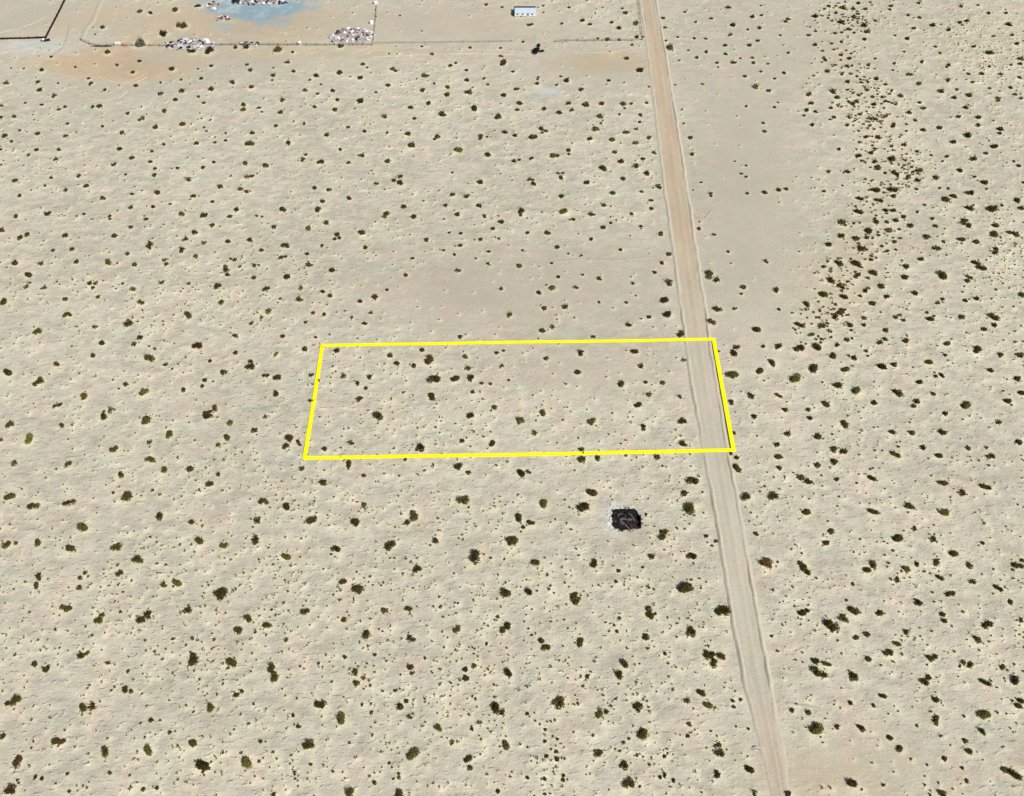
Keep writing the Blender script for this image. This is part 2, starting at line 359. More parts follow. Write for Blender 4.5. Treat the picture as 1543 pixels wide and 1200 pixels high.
# ------------------------------------------------------------------ shrub positions read off enlarged tiles of the photograph
# tile origin -> "x,y,width[colour]" in tile units (3.8575 per photo pixel)
TILES = {
(0, 0): """813,64,34;870,76,30;1022,58,34b;1153,34,38;600,162,32b;555,200,14;950,194,48;1057,146,60g;815,247,72y;625,307,34;1120,300,40;1212,296,56;1372,275,30;1438,275,36;298,330,22;810,357,24;683,381,20;1005,403,34;1147,400,20;1228,384,30;1456,408,28;1436,375,22;775,421,26;66,395,14;138,400,18;240,410,30;440,390,16;222,473,26;36,484,32;335,486,18;512,457,24;530,484,26;520,494,16;792,497,28;935,480,22;1052,468,20;1168,455,28;1353,480,32;1460,510,36;228,522,36;315,558,32;610,522,24;934,547,30;1058,532,34;1228,524,36b;1155,563,24;1186,602,26;1017,582,28;10,612,24;148,598,18;243,609,26;376,622,24;345,635,26;545,620,26;580,620,34;1414,606,34;1420,636,36g;1508,630,26;1520,653,20;5,686,24;82,684,32;748,663,26;957,648,28;810,697,24;833,690,26;396,720,24;597,734,22;912,742,34;1056,724,42;1190,740,20;1204,763,16;1226,698,20;113,759,20;216,779,30;25,788,38;66,820,26;382,791,30;444,768,14;710,774,26;1314,777,18;1470,770,36;1310,816,22;1250,831,26;1142,836,30;1452,838,46;953,836,28;697,864,32;884,880,22;8,870,20;210,872,30;346,872,26;167,904,22;324,929,26;768,922,32;872,942,26;904,981,26;900,1021,28;1036,978,24;1173,975,32;1240,943,24;1427,945,38;1540,963,16;662,957,32;728,1017,22;8,963,18;452,1024,32;300,1033,20;88,1052,34;500,1083,32;384,1109,28;118,1136,26;266,1083,16;1440,1030,28;1466,1026,24;1098,1047,34b;1280,1084,36;1398,1104,30;1436,1117,28;910,1122,38;1118,1138,36;767,1134,26;595,1152,40""",
(400, 0): """70,291,46;162,305,24;435,266,40;127,364,28;163,413,28;44,441,28;40,468,20;423,420,38;292,440,34;263,465,20g;566,372,30;592,396,20;735,403,34g;755,415,28;930,438,36;1070,380,30;1103,368,20;1172,408,22;1385,355,36;1380,374,30;1444,419,22;1270,460,22;1294,495,20;1167,470,30;985,484,20b;322,492,16;230,525,32;388,527,32;303,549,24;545,453,36;713,493,32;640,537,22;915,525,28;1055,507,30;1050,551,36;1180,538,38;1385,550,32;1460,519,28;100,583,32;412,582,30;545,590,40;950,596,36;1480,598,36;288,617,30;396,640,38;843,628,38;86,651,36;1216,632,44;1032,662,42;1353,675,44;695,680,30;860,687,28;1465,637,30g;60,731,28;478,738,28;225,720,18;352,788,34;580,769,26;712,772,26;826,779,32;1390,767,34;1448,784,28;1000,795,36;985,810,26;1250,783,36g;1250,806,26;1288,797,18;138,830,36;436,866,28;847,852,42;1118,873,46g;1296,893,42;1540,797,16;233,902,22;219,930,30;318,944,44;558,906,32;484,950,28;718,937,36;1444,932,34;1474,930,22;1540,920,20;8,963,36;784,1026,26;752,1050,30;786,1064,44;646,1069,28;1084,1006,20;1248,1055,38;288,1091,34;364,1105,34;1086,1134,34;1170,1140,34;1535,1045,26;490,1152,24;910,270,22;783,90,16;640,57,14;645,96,12;910,182,16;970,317,22;716,312,16;1280,30,24;1375,43,20;1485,95,14;1530,145,22;1188,277,22;1365,280,22;1370,327,24g;1500,243,20""",
(800, 0): """70,33,18;75,74,16;222,44,20;418,47,16;532,48,20;550,73,32;372,77,16;305,121,32;347,143,28;472,131,22;516,160,32;614,130,40g;783,160,20;770,105,26;895,70,20;620,216,34;648,214,18;447,232,28;516,231,20;388,223,20;587,260,22;785,238,20;810,274,44g;1150,43,28;1053,108,24;960,126,20;1170,148,34;1328,162,30;1260,175,20;1160,204,26;1294,98,26;1345,92,20;1480,126,28;1498,110,28;1338,35,18;854,219,22;945,222,24;1018,226,20;1020,299,24;915,294,18;1135,312,24;1272,262,30;1320,237,26;1130,266,24;1447,206,22;970,334,24;1180,360,30;1085,366,22;1290,335,22;1296,364,24;1217,336,18;1380,370,18;1500,307,20;556,336,28;626,408,40;866,352,20;1340,418,20;1090,391,16;1248,446,32;1413,459,22;1310,507,36;1388,530,28;1474,421,30;40,491,32;38,463,20;44,448,16;154,495,24;215,469,34;176,443,18;293,521,26;454,467,22;544,484,16;688,504,16;1000,487,20;840,494,14;219,604,28;238,642,24;168,654,32;78,632,28;406,602,36;535,607,36g;585,609,24;545,630,18;320,605,40g;670,600,28;1255,618,22;1414,624,24;1432,598,18;880,640,18;400,678,38g;516,665,22;640,670,24;412,718,22;632,713,22;375,750,40g;65,750,34;85,762,30;66,770,20;612,753,22;556,770,36;688,803,30;18,798,44;350,809,38;476,812,34g;610,834,30g;890,720,16;1355,718,22;1358,763,26g;922,802,28;222,873,30;220,897,22g;484,886,30g;720,888,28;940,899,26;128,908,42g;158,906,24;526,938,42b;655,922,26;612,967,36g;5,920,24;424,974,46;680,1010,38;1186,938,14;1253,964,18;540,1037,32;180,1030,36;160,1007,22;186,1007,20;8,1046,22;22,1070,32;332,1063,40;746,1086,32;640,1114,28;478,1126,34;172,1143,32;990,1063,18;1225,1010,18;1252,1028,22;1045,1125,24;1045,1143,20;1258,1125,22;940,1107,14;1357,1120,32;1438,1102,32;1480,1098,32;182,140,18;5,145,20""",
(1143, 0): """405,33,24;484,47,40;455,75,24;580,20,26;550,52,24;618,50,26;560,97,30;575,68,16;512,97,16;652,16,16;663,32,18;480,127,34;618,147,32;684,122,20;528,170,30;488,190,24;448,192,28;552,192,22;632,187,34;328,98,34;330,183,22b;294,205,26;480,242,24;426,253,20;332,262,28;374,298,20;612,230,28;512,296,18;540,310,18;478,323,26;528,338,28;480,349,18;384,352,26;402,415,32;445,379,18;518,386,26;545,383,20;646,376,30;680,340,18;796,367,24;779,408,18;482,437,20;515,475,28;688,453,30;600,480,20;740,490,22;325,442,20;280,486,14;435,532,40;455,570,34;293,552,30;306,601,30;284,638,34;264,672,22;335,652,24;424,628,26;550,602,32;575,590,26;584,553,28;632,525,30g;677,606,30;664,565,24;722,564,22;512,522,20;545,520,16;550,543,16;740,590,22;778,600,18;780,525,24;830,556,34;440,680,26;416,695,20;528,682,24;520,725,30;316,730,26;585,665,26b;672,692,36;740,680,20;782,735,28;785,722,22;860,724,18;582,763,20;628,797,30;692,797,34b;588,828,22;660,848,24;676,866,24;656,886,32;845,843,30b;468,868,24;580,910,32;772,927,42;676,942,30;690,977,38;735,1003,24;800,1012,46;930,990,50;410,998,26;520,998,28;498,1004,16;920,880,26;1005,900,24;1100,908,30;1074,940,22;880,432,32;934,485,34;955,360,28;1030,273,24;1052,309,24;845,303,18;862,228,32;793,210,22;908,166,30;870,90,26;940,106,22;1014,145,32;760,57,20;775,40,26;930,20,22;1170,132,28;1217,125,30;1186,148,18;1335,76,26;1438,76,24;1458,146,32;1275,32,20;1178,40,24;1108,175,24;1256,273,30;1370,215,28;1476,205,24;1503,260,32;1346,309,44;1522,345,34;1522,375,26;1466,382,20;1340,392,20;1110,382,24;1090,392,20;1104,466,30;1060,530,38;1153,521,24;1222,430,26;1298,432,28;1408,433,24;1516,455,30;1246,478,22;1345,512,24;1470,510,28;1494,550,24;1530,572,22;1222,555,32;1142,568,30;1393,570,30;1396,585,20;1205,626,30;876,657,30;960,625,30;938,597,28;907,700,26;1164,678,30;1282,688,38b;1277,726,34;954,756,36;1053,744,30;1410,749,36;1402,772,28;1220,786,42;1138,826,36;1374,850,46;1320,893,26;1250,926,40;1173,988,40;1035,1030,38;1317,1060,46;1513,965,24;1480,940,18;1536,1062,24;675,1100,54;783,1105,54;792,1145,32;590,1148,44;485,1078,20;380,1110,20;918,1102,22;1053,1096,22;1100,1096,22;1127,1138,46;1226,1122,48;1326,1105,20;1256,1033,22;925,1050,30""",
(0, 300): """278,86,34;100,99,36;486,88,20;642,98,30;634,118,26;760,50,32;892,49,28;990,30,24;1232,16,26;1054,86,38;1186,93,42;1382,60,34;1332,102,30;1496,98,18;1524,104,16;850,118,32;762,167,32;1233,152,34;1138,193,34;14,183,34;118,230,38;160,203,36;388,212,38;661,211,38;1076,235,32;1186,253,26;1323,245,32;1450,238,34;308,299,28;420,298,32;870,268,40;874,285,26;1058,296,38;1138,330,36;1516,295,30;744,320,34;627,367,44g;778,386,36;97,372,38;237,378,32;440,372,36;955,352,32;965,376,30;1340,347,20;1365,350,28;1308,390,36;1310,412,34;1325,437,28;1395,392,24g;1480,388,28;1505,388,22;1480,461,32;168,437,44;153,510,30;176,491,22;255,518,30;528,492,36;556,488,26;538,512,24;712,487,24;770,514,42g;938,481,34;1262,508,44;567,569,26;376,583,34;28,596,48;810,598,26;828,606,26;1290,602,38;1094,676,56;388,667,44;405,676,28;742,718,52;1514,686,28;1460,720,28;1364,787,34;214,772,50;555,738,30;814,803,36;780,844,36;600,834,38;900,869,26;1140,852,58b;1368,895,36;537,908,34;868,925,62;964,962,32;1222,940,26;332,960,44;1450,975,50;1462,945,36;1306,1003,42;40,1006,56;222,1060,56;204,1078,30;246,1060,28;734,1070,40;686,1102,20;1182,1055,34;1177,1083,32;1068,1104,38;842,1125,56g;490,1150,44;1535,1028,30;1095,490,26g;1535,528,26""",
(400, 300): """332,14,32;492,5,26;100,60,34;118,68,28;305,65,44;800,43,32;1046,37,28;1238,41,36;1122,90,34;1275,99,28;698,88,42;690,104,30;866,104,38;48,161,34;362,134,38;250,165,40g;414,207,32;432,222,28;406,235,28;558,200,40;1370,130,36;1328,172,28;1487,70,38;1490,90,30;1140,198,26;1068,195,18;938,236,28;1245,233,32;1356,229,20;100,268,30;122,266,30;126,280,24;330,273,22;578,282,32;95,340,30;112,336,28;248,317,26;256,381,34g;858,346,26;1033,296,22;1133,270,26;1100,320,22;1300,309,28;1297,377,22;1490,297,20;390,413,36;128,449,42;818,438,30;1120,414,36;1478,385,36g;10,520,36;82,580,28;200,583,34;205,515,32g;332,543,38;382,565,36;548,601,32;636,570,42;709,528,22;20,655,36;342,668,30;278,662,26;230,716,28;612,665,24;578,730,34;503,692,18;1370,523,28;1420,678,34;98,798,30;292,801,26;1130,802,32;225,878,38;418,885,40;68,900,32g;914,878,34;722,914,36;766,954,34;860,970,32;955,938,60;1168,917,34g;1178,985,36g;1343,897,28;1380,883,22;70,1036,44;12,1026,28;266,1024,26;310,1056,20;452,1030,36;606,1036,26;540,1077,28;583,1100,26;980,1047,62;1100,1048,50;1194,1045,40;1260,1074,24;1305,1077,26;1374,973,22;1414,1054,20;1205,1130,30;60,1127,44;964,1146,40;555,1152,30;1525,197,26""",
(800, 300): """426,43,30;198,75,50;356,90,34;590,83,28;703,8,28;700,58,34;242,118,28;462,142,22;424,165,30;637,157,24;96,198,36;758,194,30;756,210,26;357,233,26;153,279,30;978,168,30;1066,208,20;292,333,20;217,320,18;526,296,24;803,318,32;766,369,32;118,377,22;1150,310,26;1368,365,28;718,427,24;303,446,20;156,454,24;400,465,30;592,491,22;806,488,40;263,516,28;126,520,38;45,543,36;395,599,22;556,604,22;780,588,48;1036,440,60g;1080,474,36;1230,510,42g;1224,557,20;1430,535,34;72,638,34;200,627,38b;797,669,50;688,690,30;570,730,36;1084,642,46;1186,637,26;1440,640,24;1050,714,48;1310,755,46;360,797,28;874,784,44;292,898,40;602,884,44;84,930,36;1196,861,36;1180,893,46;1090,884,22;1355,858,28;1440,862,42;1405,955,54;268,1012,42;640,972,34;1165,1014,70;1330,1000,50;535,1077,44;770,1070,30;666,1066,24;685,1136,34g;1278,1145,40;1440,1137,46;868,1150,26;890,935,30g;125,745,30g;70,765,34g""",
(1143, 300): """585,77,48;740,70,40;778,66,46;700,8,44;840,102,34;680,132,38;802,126,32;484,139,42;634,184,42;880,158,34;760,183,40g;816,180,22;490,214,42;564,230,36;626,226,30;784,250,32;824,230,20;600,290,46;410,268,36;718,276,24;795,293,22;752,306,24;470,377,46;572,378,58;656,352,26;655,328,26;420,476,44;588,440,36;565,452,30;485,509,48;376,549,48;494,564,46;670,432,44;627,535,32;718,508,36;283,615,48;746,570,34;654,605,40;490,648,40;468,656,38;448,680,44;238,724,58;615,693,32;614,732,28;530,732,34;536,764,24;370,740,40g;236,866,64;344,854,56;458,849,34;432,908,42;520,822,36;548,808,24;555,924,36;310,982,58;500,990,48;218,1042,66;465,1079,58;580,1116,58;815,1128,56;625,880,24;640,913,20;706,836,34;742,816,34;736,764,32;856,822,38;795,690,30;820,676,24;843,706,30;712,969,56;797,966,34;990,695,44;1020,686,24;904,543,40b;858,391,40;858,460,42;940,348,44;1072,440,60;1038,288,42;976,222,40;1022,154,36;1012,120,26;1073,252,26;1174,232,44;1268,250,40;1230,58,46;1364,58,58;1200,122,40;1192,142,36;1232,154,38;1368,154,44;1368,208,46;1460,196,34;1496,208,44;1268,372,50;1292,394,54;1378,286,34;1376,312,32;1414,40,26;1088,8,42;1500,8,40;1530,58,34;928,75,24;966,35,20;1224,448,44;1212,473,36;1070,581,30;1043,604,28;1208,588,34;1266,575,36;1182,686,40;1530,562,40;1366,680,62g;1372,728,34;1310,762,34;1092,844,46;1080,910,28;1266,866,46;1262,892,38;1413,905,38;1522,906,42;985,948,54;1340,1000,38;1030,1030,26;1062,1030,38;932,1065,46;1500,1046,42;1520,1126,46;1016,1135,32""",
(0, 600): """346,38,32;318,50,24;486,4,34;607,103,50;644,72,38;604,76,24;56,160,46;352,164,44;163,243,66g;850,135,60g;1248,62,44;1210,101,54;1226,78,30;1335,145,36g;1478,184,40;5,248,28;978,214,48;1316,235,46;1272,274,28;666,294,54;870,258,34;872,354,52;82,382,42;392,382,44;690,440,36;706,454,32;944,420,48;1102,414,40;1268,446,30;1224,500,46;50,565,56;190,626,62;390,606,46;422,600,36;736,574,62;484,743,66g;936,683,48;1112,728,40;1496,706,46;658,552,24;886,533,22;40,847,50;92,841,28;222,833,48;404,870,62;672,870,56;806,943,64g;1154,838,56;1302,857,50;1484,815,42;1482,838,38;225,1034,36;222,1054,28;210,1092,48;494,1022,34;462,1047,30;458,1100,38;693,1022,46;956,1088,36;1024,1074,52;1280,1132,70;1530,602,44;1540,112,26""",
(400, 600): """545,8,40;650,114,64g;1198,108,44;1330,46,40g;1482,130,48g;965,3,36;140,236,48;115,284,50;184,255,28;200,270,24;343,301,40;500,260,38;900,294,58;1142,254,36;1315,268,46;206,412,36;486,388,50;565,446,36;346,488,44;1126,394,52;1174,432,38;1490,430,46;1530,428,28;5,605,34;120,640,50;274,712,62;288,700,30;566,625,40;524,726,52;860,676,64g;826,722,42;1146,594,68g;1474,700,54;1528,726,36;1500,757,26;994,820,40;1432,830,60;1418,848,24;114,918,54;410,874,48;716,858,50;746,842,42;1216,926,84;878,997,52;456,1066,46;538,1113,62;1394,1132,56;1530,1136,50;258,12,24;815,360,24""",
(800, 600): """70,80,52;358,132,50;618,40,50;654,168,46;878,134,50;22,202,36;296,292,36;298,358,42;380,350,38;734,340,40;888,263,40;1166,18,40;1295,110,34;1472,70,36;1490,212,36;1182,203,30;1430,270,34;1432,340,52;1198,344,32;1196,398,58g;1438,411,32;350,546,62b;68,616,56;318,638,72;940,478,66;888,555,40;922,640,66g;775,780,46;772,815,46;700,920,40;936,916,52;1248,578,60;1405,575,54;30,966,54;368,958,52;890,1098,72;1375,960,72b;1312,790,28g;1018,800,28;1076,834,22;8,730,30;255,1145,50;1158,322,24;510,1010,26""",
(1143, 600): """388,32,46;292,70,34;296,120,32;674,33,36;928,20,38;898,48,30;1206,44,60g;1082,92,38;1450,20,48;1398,140,34;498,152,56;342,222,42;774,198,42;894,202,44;1076,198,50;1520,262,44;440,303,40;494,314,42;802,328,58;952,288,38;1044,334,50;1220,290,36;1350,336,52;438,370,42;340,388,42;244,460,40;292,484,40;456,470,28;656,458,46;1066,490,54;1182,552,42;1324,518,62;886,630,52;664,650,60;1086,662,66g;272,664,62;426,776,44;380,842,34;404,846,34;907,757,30;805,814,66;1016,819,40;1300,838,26;1126,896,54;262,970,60;280,1006,66;660,970,50;628,1000,58;915,966,36;862,996,50;1030,955,46;1230,972,42;1496,970,44;1530,935,36;1528,978,32;808,1053,38;1058,1046,48;1248,1068,38;1400,1105,54;1100,1140,36;1130,1130,40;548,1076,28;1010,1132,20""",
(0, 900): """380,60,60;564,134,58;590,104,36;820,132,52;862,104,40;1090,78,44;1443,122,48;1380,190,56;1535,165,36;476,334,44;508,320,28;195,395,40;268,415,38;1120,352,76;1352,384,66;36,620,36;86,606,60;728,540,46;766,540,34;484,634,52;532,634,42b;1222,640,50;318,830,50;360,836,46b;16,815,40;600,908,62;860,883,62g;1120,844,46;1170,972,80;1440,950,74g;96,957,60b;64,1120,66b;404,1130,22;880,714,28;738,431,26;626,386,28;1000,246,24;1122,240,24;898,312,22;240,1060,26;206,1050,24;644,1020,24;836,1120,28;916,1112,28;1410,545,28;1375,565,28;986,788,26;1516,838,24;1278,2,40""",
(400, 900): """234,82,54;684,75,44;834,74,44;452,136,42;18,165,46;596,218,50;850,242,44;1114,188,46g;1396,172,56;1374,198,30;845,402,42;854,442,24;528,440,40;570,470,30;534,496,38;36,412,54;50,456,66;1218,397,40;1170,420,38;1162,478,38;1414,434,50;320,626,68;448,702,64g;780,638,42;818,602,28;1350,640,60;1376,668,38;1008,764,46;258,858,62;236,862,36;852,918,72;1394,855,50;1174,945,50;1184,992,34;490,1146,62g;786,1148,56;45,1150,34;122,255,26;460,350,26;312,384,26;1290,268,28;636,334,24;1086,850,30g;170,1022,26;634,1080,30;776,1050,26g;194,750,28;166,684,24;758,540,26;840,698,26;928,352,20;1520,682,24;1350,1132,28;1350,112,26;1525,1050,24;716,962,24;262,966,26""",
(800, 900): """262,14,56;692,90,66;1110,82,86;666,240,44;932,205,62;290,256,54;85,290,50;56,256,36;540,396,52;514,456,50;1020,335,50;1055,340,44;1062,385,54;1110,348,50b;160,616,76;400,676,50;442,672,36;626,640,56;990,562,48;1026,628,50;908,603,34;662,795,68;388,906,52;540,980,50;564,1084,70;1086,864,40;1095,908,58;1082,1026,48;1265,996,56;784,1034,34;824,1068,28;756,1050,24;1300,1140,34;148,942,32b;146,903,28b;90,924,26;515,122,26;506,200,24;775,332,26;326,460,28;1224,594,24;1178,602,26;1180,638,22;1264,760,24;924,740,24;912,810,24;80,770,26;152,820,26;86,838,24;86,1058,28;192,1066,28;186,1034,26;1396,228,24;1520,658,26""",
(1143, 900): """248,92,56;284,84,36;556,82,66;500,128,56;424,170,78;700,94,52;928,32,46;930,16,36;1072,98,36;1086,136,40;1458,28,42;1322,170,36;1342,152,42;860,198,38;634,214,38;562,236,48;1274,250,50;800,266,46;754,322,58;646,368,40;1000,360,46;1022,344,34;1188,380,34;1222,392,44;1418,404,34;335,370,52;400,390,50;334,428,58;380,452,44;552,466,52;960,490,52;992,475,36;1316,486,62;1482,484,56;1526,140,26;725,577,48;1506,626,46;1516,596,46;1306,674,66g;540,610,34;666,635,30;1030,590,40;1036,730,42;1038,708,38;330,768,90g;600,765,46;290,668,34;460,755,28;762,820,38;830,882,46;1198,832,42;1226,894,52;1302,786,48;1076,942,36;552,1094,58b;1486,1016,80;1440,1006,52g;1064,1140,52;1208,1066,28;1185,990,22;726,1090,20;195,658,24;920,746,22;180,1150,44""",
}
SHRUBS = []                        # (px, py, width px, colour letter)
for (ox, oy), txt in TILES.items():
    for it in txt.replace("\n", "").split(";"):
        a = it.strip().split(",")
        c = 'n'
        w = a[2]
        if w[-1].isalpha():
            c, w = w[-1], w[:-1]
        SHRUBS.append((ox + float(a[0]) / 3.8575, oy + float(a[1]) / 3.8575, float(w) / 3.8575, c))
# shrubs on the ground: x, y, diameter in metres
_p = np.array([(a, b, c) for a, b, c, d in SHRUBS])
_x0, _y0 = unproject(_p[:, 0], _p[:, 1])
_dm = _p[:, 2] / px_per_m(_x0, _y0) * 1.0
SX, SY = unproject(_p[:, 0], _p[:, 1], 0.15 * _dm)
SD = _dm

# tiny dry tufts: where they grow (thicker along the dry wash on the right)
WASH = [(1262, 40), (1255, 90), (1285, 130), (1310, 165), (1325, 205), (1340, 255), (1318, 300), (1298, 340), (1292, 375), (1270, 420), (1255, 455), (1232, 490)]
r = np.random.RandomState(77)
tx, ty, td, tc = [], [], [], []
want = 9500
tries = 0
while len(tx) < want and tries < 160:
    tries += 1
    n = 3000
    x = r.uniform(-205, 215, n); y = r.uniform(20, 335, n)
    px, py = project(x, y)
    ok = (px > -120) & (px < 1680) & (py < 1270) & (py > -12)
    den = 0.30 * rough_mask(px, py) ** 1.5
    den = den * (0.45 + 0.55 * np.clip((py - 200) / 700, 0, 1.0))
    for cx, cy, rx, ry, kk in [(560, 640, 70, 25, .55), (560, 960, 380, 200, .30), (880, 1080, 180, 120, .25), (1290, 130, 50, 45, .24), (1310, 180, 60, 40, .2), (1350, 240, 50, 40, .18), (1275, 410, 45, 60, .32),
                               (1240, 490, 30, 30, .5), (1510, 390, 50, 40, .95), (1480, 330, 60, 40, .6), (1520, 110, 60, 60, .7), (1440, 60, 90, 40, .4), (1300, 20, 60, 30, .5), (250, 460, 130, 60, .25),
                               (420, 720, 200, 60, .2), (290, 1000, 90, 60, .3), (1370, 270, 30, 30, .7), (1160, 950, 30, 60, .4)]:
        den = den + kk * sblob(px, py, cx, cy, rx, ry)
    clump = vnoise(x / 7 + 11, y / 7 + 5) + 0.5
    den = den * (0.35 + 1.3 * clump)
    for cx, cy in WASH:
        den = den + (0.07 if cy < 280 else 0.13) * sblob(px, py, cx, cy, 42, 30)
    den = den * np.clip((road_dist(x, y) - 1.8) / 1.0, 0, 1)
    den = den * (np.hypot(px - 943, py - 783) > 30)
    keep = ok & (r.uniform(size=n) < den * 0.6)
    wd = np.min([np.hypot(px - cx, (py - cy) * 1.2) for cx, cy in WASH], axis=0)
    for a, b, wq in zip(x[keep], y[keep], wd[keep]):
        tx.append(a); ty.append(b)
        td.append((0.34 + 0.75 * r.beta(1.2, 3.6)) * (1.75 if wq < 45 else 1.0))
        tc.append([(0.080, 0.069, 0.028), (0.115, 0.100, 0.048), (0.058, 0.047, 0.017), (0.15, 0.132, 0.08)][r.choice(4, p=[.35, .25, .3, .1])])
tx, ty, td = np.array(tx), np.array(ty), np.array(td)

# ------------------------------------------------------------------ the ground
def axis(lo, hi, step, far, n):
    core = np.arange(lo, hi + step * 0.5, step)
    g = np.geomspace(1.0, far, n)
    return np.concatenate([(lo - g)[::-1], core, hi + g])
gx = axis(-200, 200, 0.55, 5000, 30)
gy = axis(24, 326, 0.55, 6000, 30)
GX, GY = np.meshgrid(gx, gy)
fx, fy = GX.ravel(), GY.ravel()
PX, PY = project(fx, fy)
inside = (np.abs(fx) < 215) & (fy > 10) & (fy < 345)
H = height(fx, fy)
# slow swell of the far plain
V = np.stack([fx, fy, H], 1)
nx, ny = len(gx), len(gy)
idx = np.arange(nx * ny).reshape(ny, nx)
F = np.stack([idx[:-1, :-1], idx[:-1, 1:], idx[1:, 1:], idx[1:, :-1]], -1).reshape(-1, 4)
ground_me = np_mesh("ground", V, F, M_SAND, smooth=True)
BASE = np.array([0.482, 0.447, 0.361])
K = 1.085
C = np.tile(BASE, (len(fx), 1))
def lay(mask, col):
    global C
    m = np.clip(mask, 0, 1)[:, None] * inside[:, None]
    C = C * (1 - m) + np.array(col) * K * m
nz = vnoise(fx / 9 + 3, fy / 6 + 8) + 0.6 * vnoise(fx / 3.1, fy / 2.3)
def edge(m, k=0.5):                # ragged rim for a soft mask
    return np.clip((m + k * nz - 0.28) * 2.2, 0, 1)
S = lambda *a: sblob(PX, PY, *a)
# bare disturbed ground, slightly pinker
lay(0.7 * S(720, 440, 230, 70), (0.420, 0.372, 0.298))
lay(0.5 * S(860, 560, 200, 50), (0.425, 0.378, 0.302))
lay(0.55 * S(1120, 260, 90, 240), (0.425, 0.388, 0.312))
# orange sand in and in front of the yard
lay(0.85 * edge(S(170, 98, 130, 32)), (0.460, 0.352, 0.235))
lay(0.8 * np.clip(edge(S(330, 35, 260, 38)), 0, 1), (0.450, 0.372, 0.268))
lay(0.5 * edge(S(470, 80, 330, 16)), (0.455, 0.375, 0.265))
lay(0.7 * edge(S(905, 95, 100, 22)), (0.455, 0.368, 0.250))
lay(0.6 * S(1250, 1170, 160, 60), (0.445, 0.372, 0.265))
lay(0.5 * S(1270, 430, 70, 60), (0.46, 0.385, 0.27))
lay(0.4 * S(1500, 60, 120, 60), (0.44, 0.385, 0.285))
lay(0.35 * S(730, 30, 150, 40), (0.46, 0.39, 0.30))
# pale bluish wash-out in the yard and two smaller ones
lay(1.0 * np.clip((S(382, 13, 92, 21) + 0.7 * nz - 0.28) * 1.7, 0, 0.93) * np.clip(S(382, 13, 110, 26) * 6 - 0.6, 0, 1), (0.225, 0.335, 0.405))
lay(0.6 * np.clip((vnoise(fx / 3.3 + 61, fy / 3.3 + 2) + 0.5 * vnoise(fx / 1.2, fy / 1.2 + 40) - 0.02) * 3.5, 0, 1) * np.clip(S(372, 12, 85, 20) * 2 - 0.5, 0, 1), (0.43, 0.49, 0.50))
lay(0.7 * edge(S(345, 33, 20, 5)), (0.50, 0.44, 0.33))
lay(0.8 * np.clip((S(338, 41, 22, 8) + 0.25 * nz - 0.35) * 3.0, 0, 1), (0.36, 0.40, 0.38))
lay(0.55 * edge(S(60, 70, 60, 12)), (0.46, 0.48, 0.47))
lay(0.6 * edge(S(825, 138, 30, 8)), (0.43, 0.45, 0.44))
lay(0.55 * edge(S(925, 775, 22, 24)), (0.50, 0.50, 0.47))
# wind-blown paler, yellower sand caught round the shrubs
sandm = np.zeros((ny, nx)); mound = np.zeros((ny, nx))
def heap_sand(x, y, R, k):
    i0, i1 = np.searchsorted(gx, [x - R, x + R]); j0, j1 = np.searchsorted(gy, [y - R, y + R])
    if i1 > i0 and j1 > j0:
        d = np.hypot(gx[None, i0:i1] - x, gy[j0:j1, None] - y) / R
        m = k * np.clip(1.35 - d * 1.35, 0, 1)
        sandm[j0:j1, i0:i1] = np.maximum(sandm[j0:j1, i0:i1], m)
        mound[j0:j1, i0:i1] = np.maximum(mound[j0:j1, i0:i1], m * min(R, 1.2))
for k in range(len(SX)):
    heap_sand(SX[k], SY[k], max(SD[k] * 1.05, 0.8), 0.95)
for x_, y_, d_ in zip(tx, ty, td):
    heap_sand(x_ + 0.25, y_ - 0.25, 0.45 + d_ * 0.9, 0.75)
lay(sandm.ravel(), (0.592, 0.552, 0.398))
rm = rough_mask(PX, PY)
for cx, cy in WASH:
    lay(0.22 * S(cx, cy, 45, 32), (0.47, 0.405, 0.285))
mott = vnoise(fx / 2.6 + 31, fy / 1.7 + 12) + 0.7 * vnoise(fx / 1.2 + 5, fy / 0.9 + 77)
big = 1 + 0.08 * vnoise(fx / 30, fy / 30) + 0.06 * nz + rm * 0.20 * mott
big = big * (0.90 + 0.115 * rm)
C = C * np.where(inside, big, 1.0)[:, None]
H2 = H + 0.10 * mound.ravel() * np.clip(road_dist(fx, fy), 0, 1)
ground_me.vertices.foreach_set("co", np.stack([fx, fy, H2], 1).astype(np.float32).ravel()); ground_me.update()
set_color(ground_me, "base", C)
set_float(ground_me, "rough", rough_mask(PX, PY) * np.clip((road_dist(fx, fy) + 1) / 4, 0.1, 1))
ground = link(bpy.data.objects.new("ground", ground_me))
tag(ground, "pale beige desert sand with low hummocks", kind="structure")

# ------------------------------------------------------------------ the dirt road with its graded berms
def strip_mesh(name, ys, offs_fn, mat, ncol, color_fn):
    """offs_fn(y, j) -> (x, z); one row of ncol vertices for every y"""
    VV = np.zeros((len(ys), ncol, 3))
    for j in range(ncol):
        x, z = offs_fn(ys, j)
        VV[:, j, 0] = x; VV[:, j, 1] = ys; VV[:, j, 2] = z
    Vf = VV.reshape(-1, 3)
    ii = np.arange(len(ys) * ncol).reshape(len(ys), ncol)
    FF = np.stack([ii[:-1, :-1], ii[:-1, 1:], ii[1:, 1:], ii[1:, :-1]], -1).reshape(-1, 4)
    me = np_mesh(name, Vf, FF, mat, smooth=True)
    set_color(me, "base", color_fn(Vf))
    set_float(me, "rough", np.full(len(Vf), 0.25))
    return me
ROADY = np.concatenate([np.arange(-60, 340, 0.8), np.geomspace(341, 2500, 40)])
NR = 23
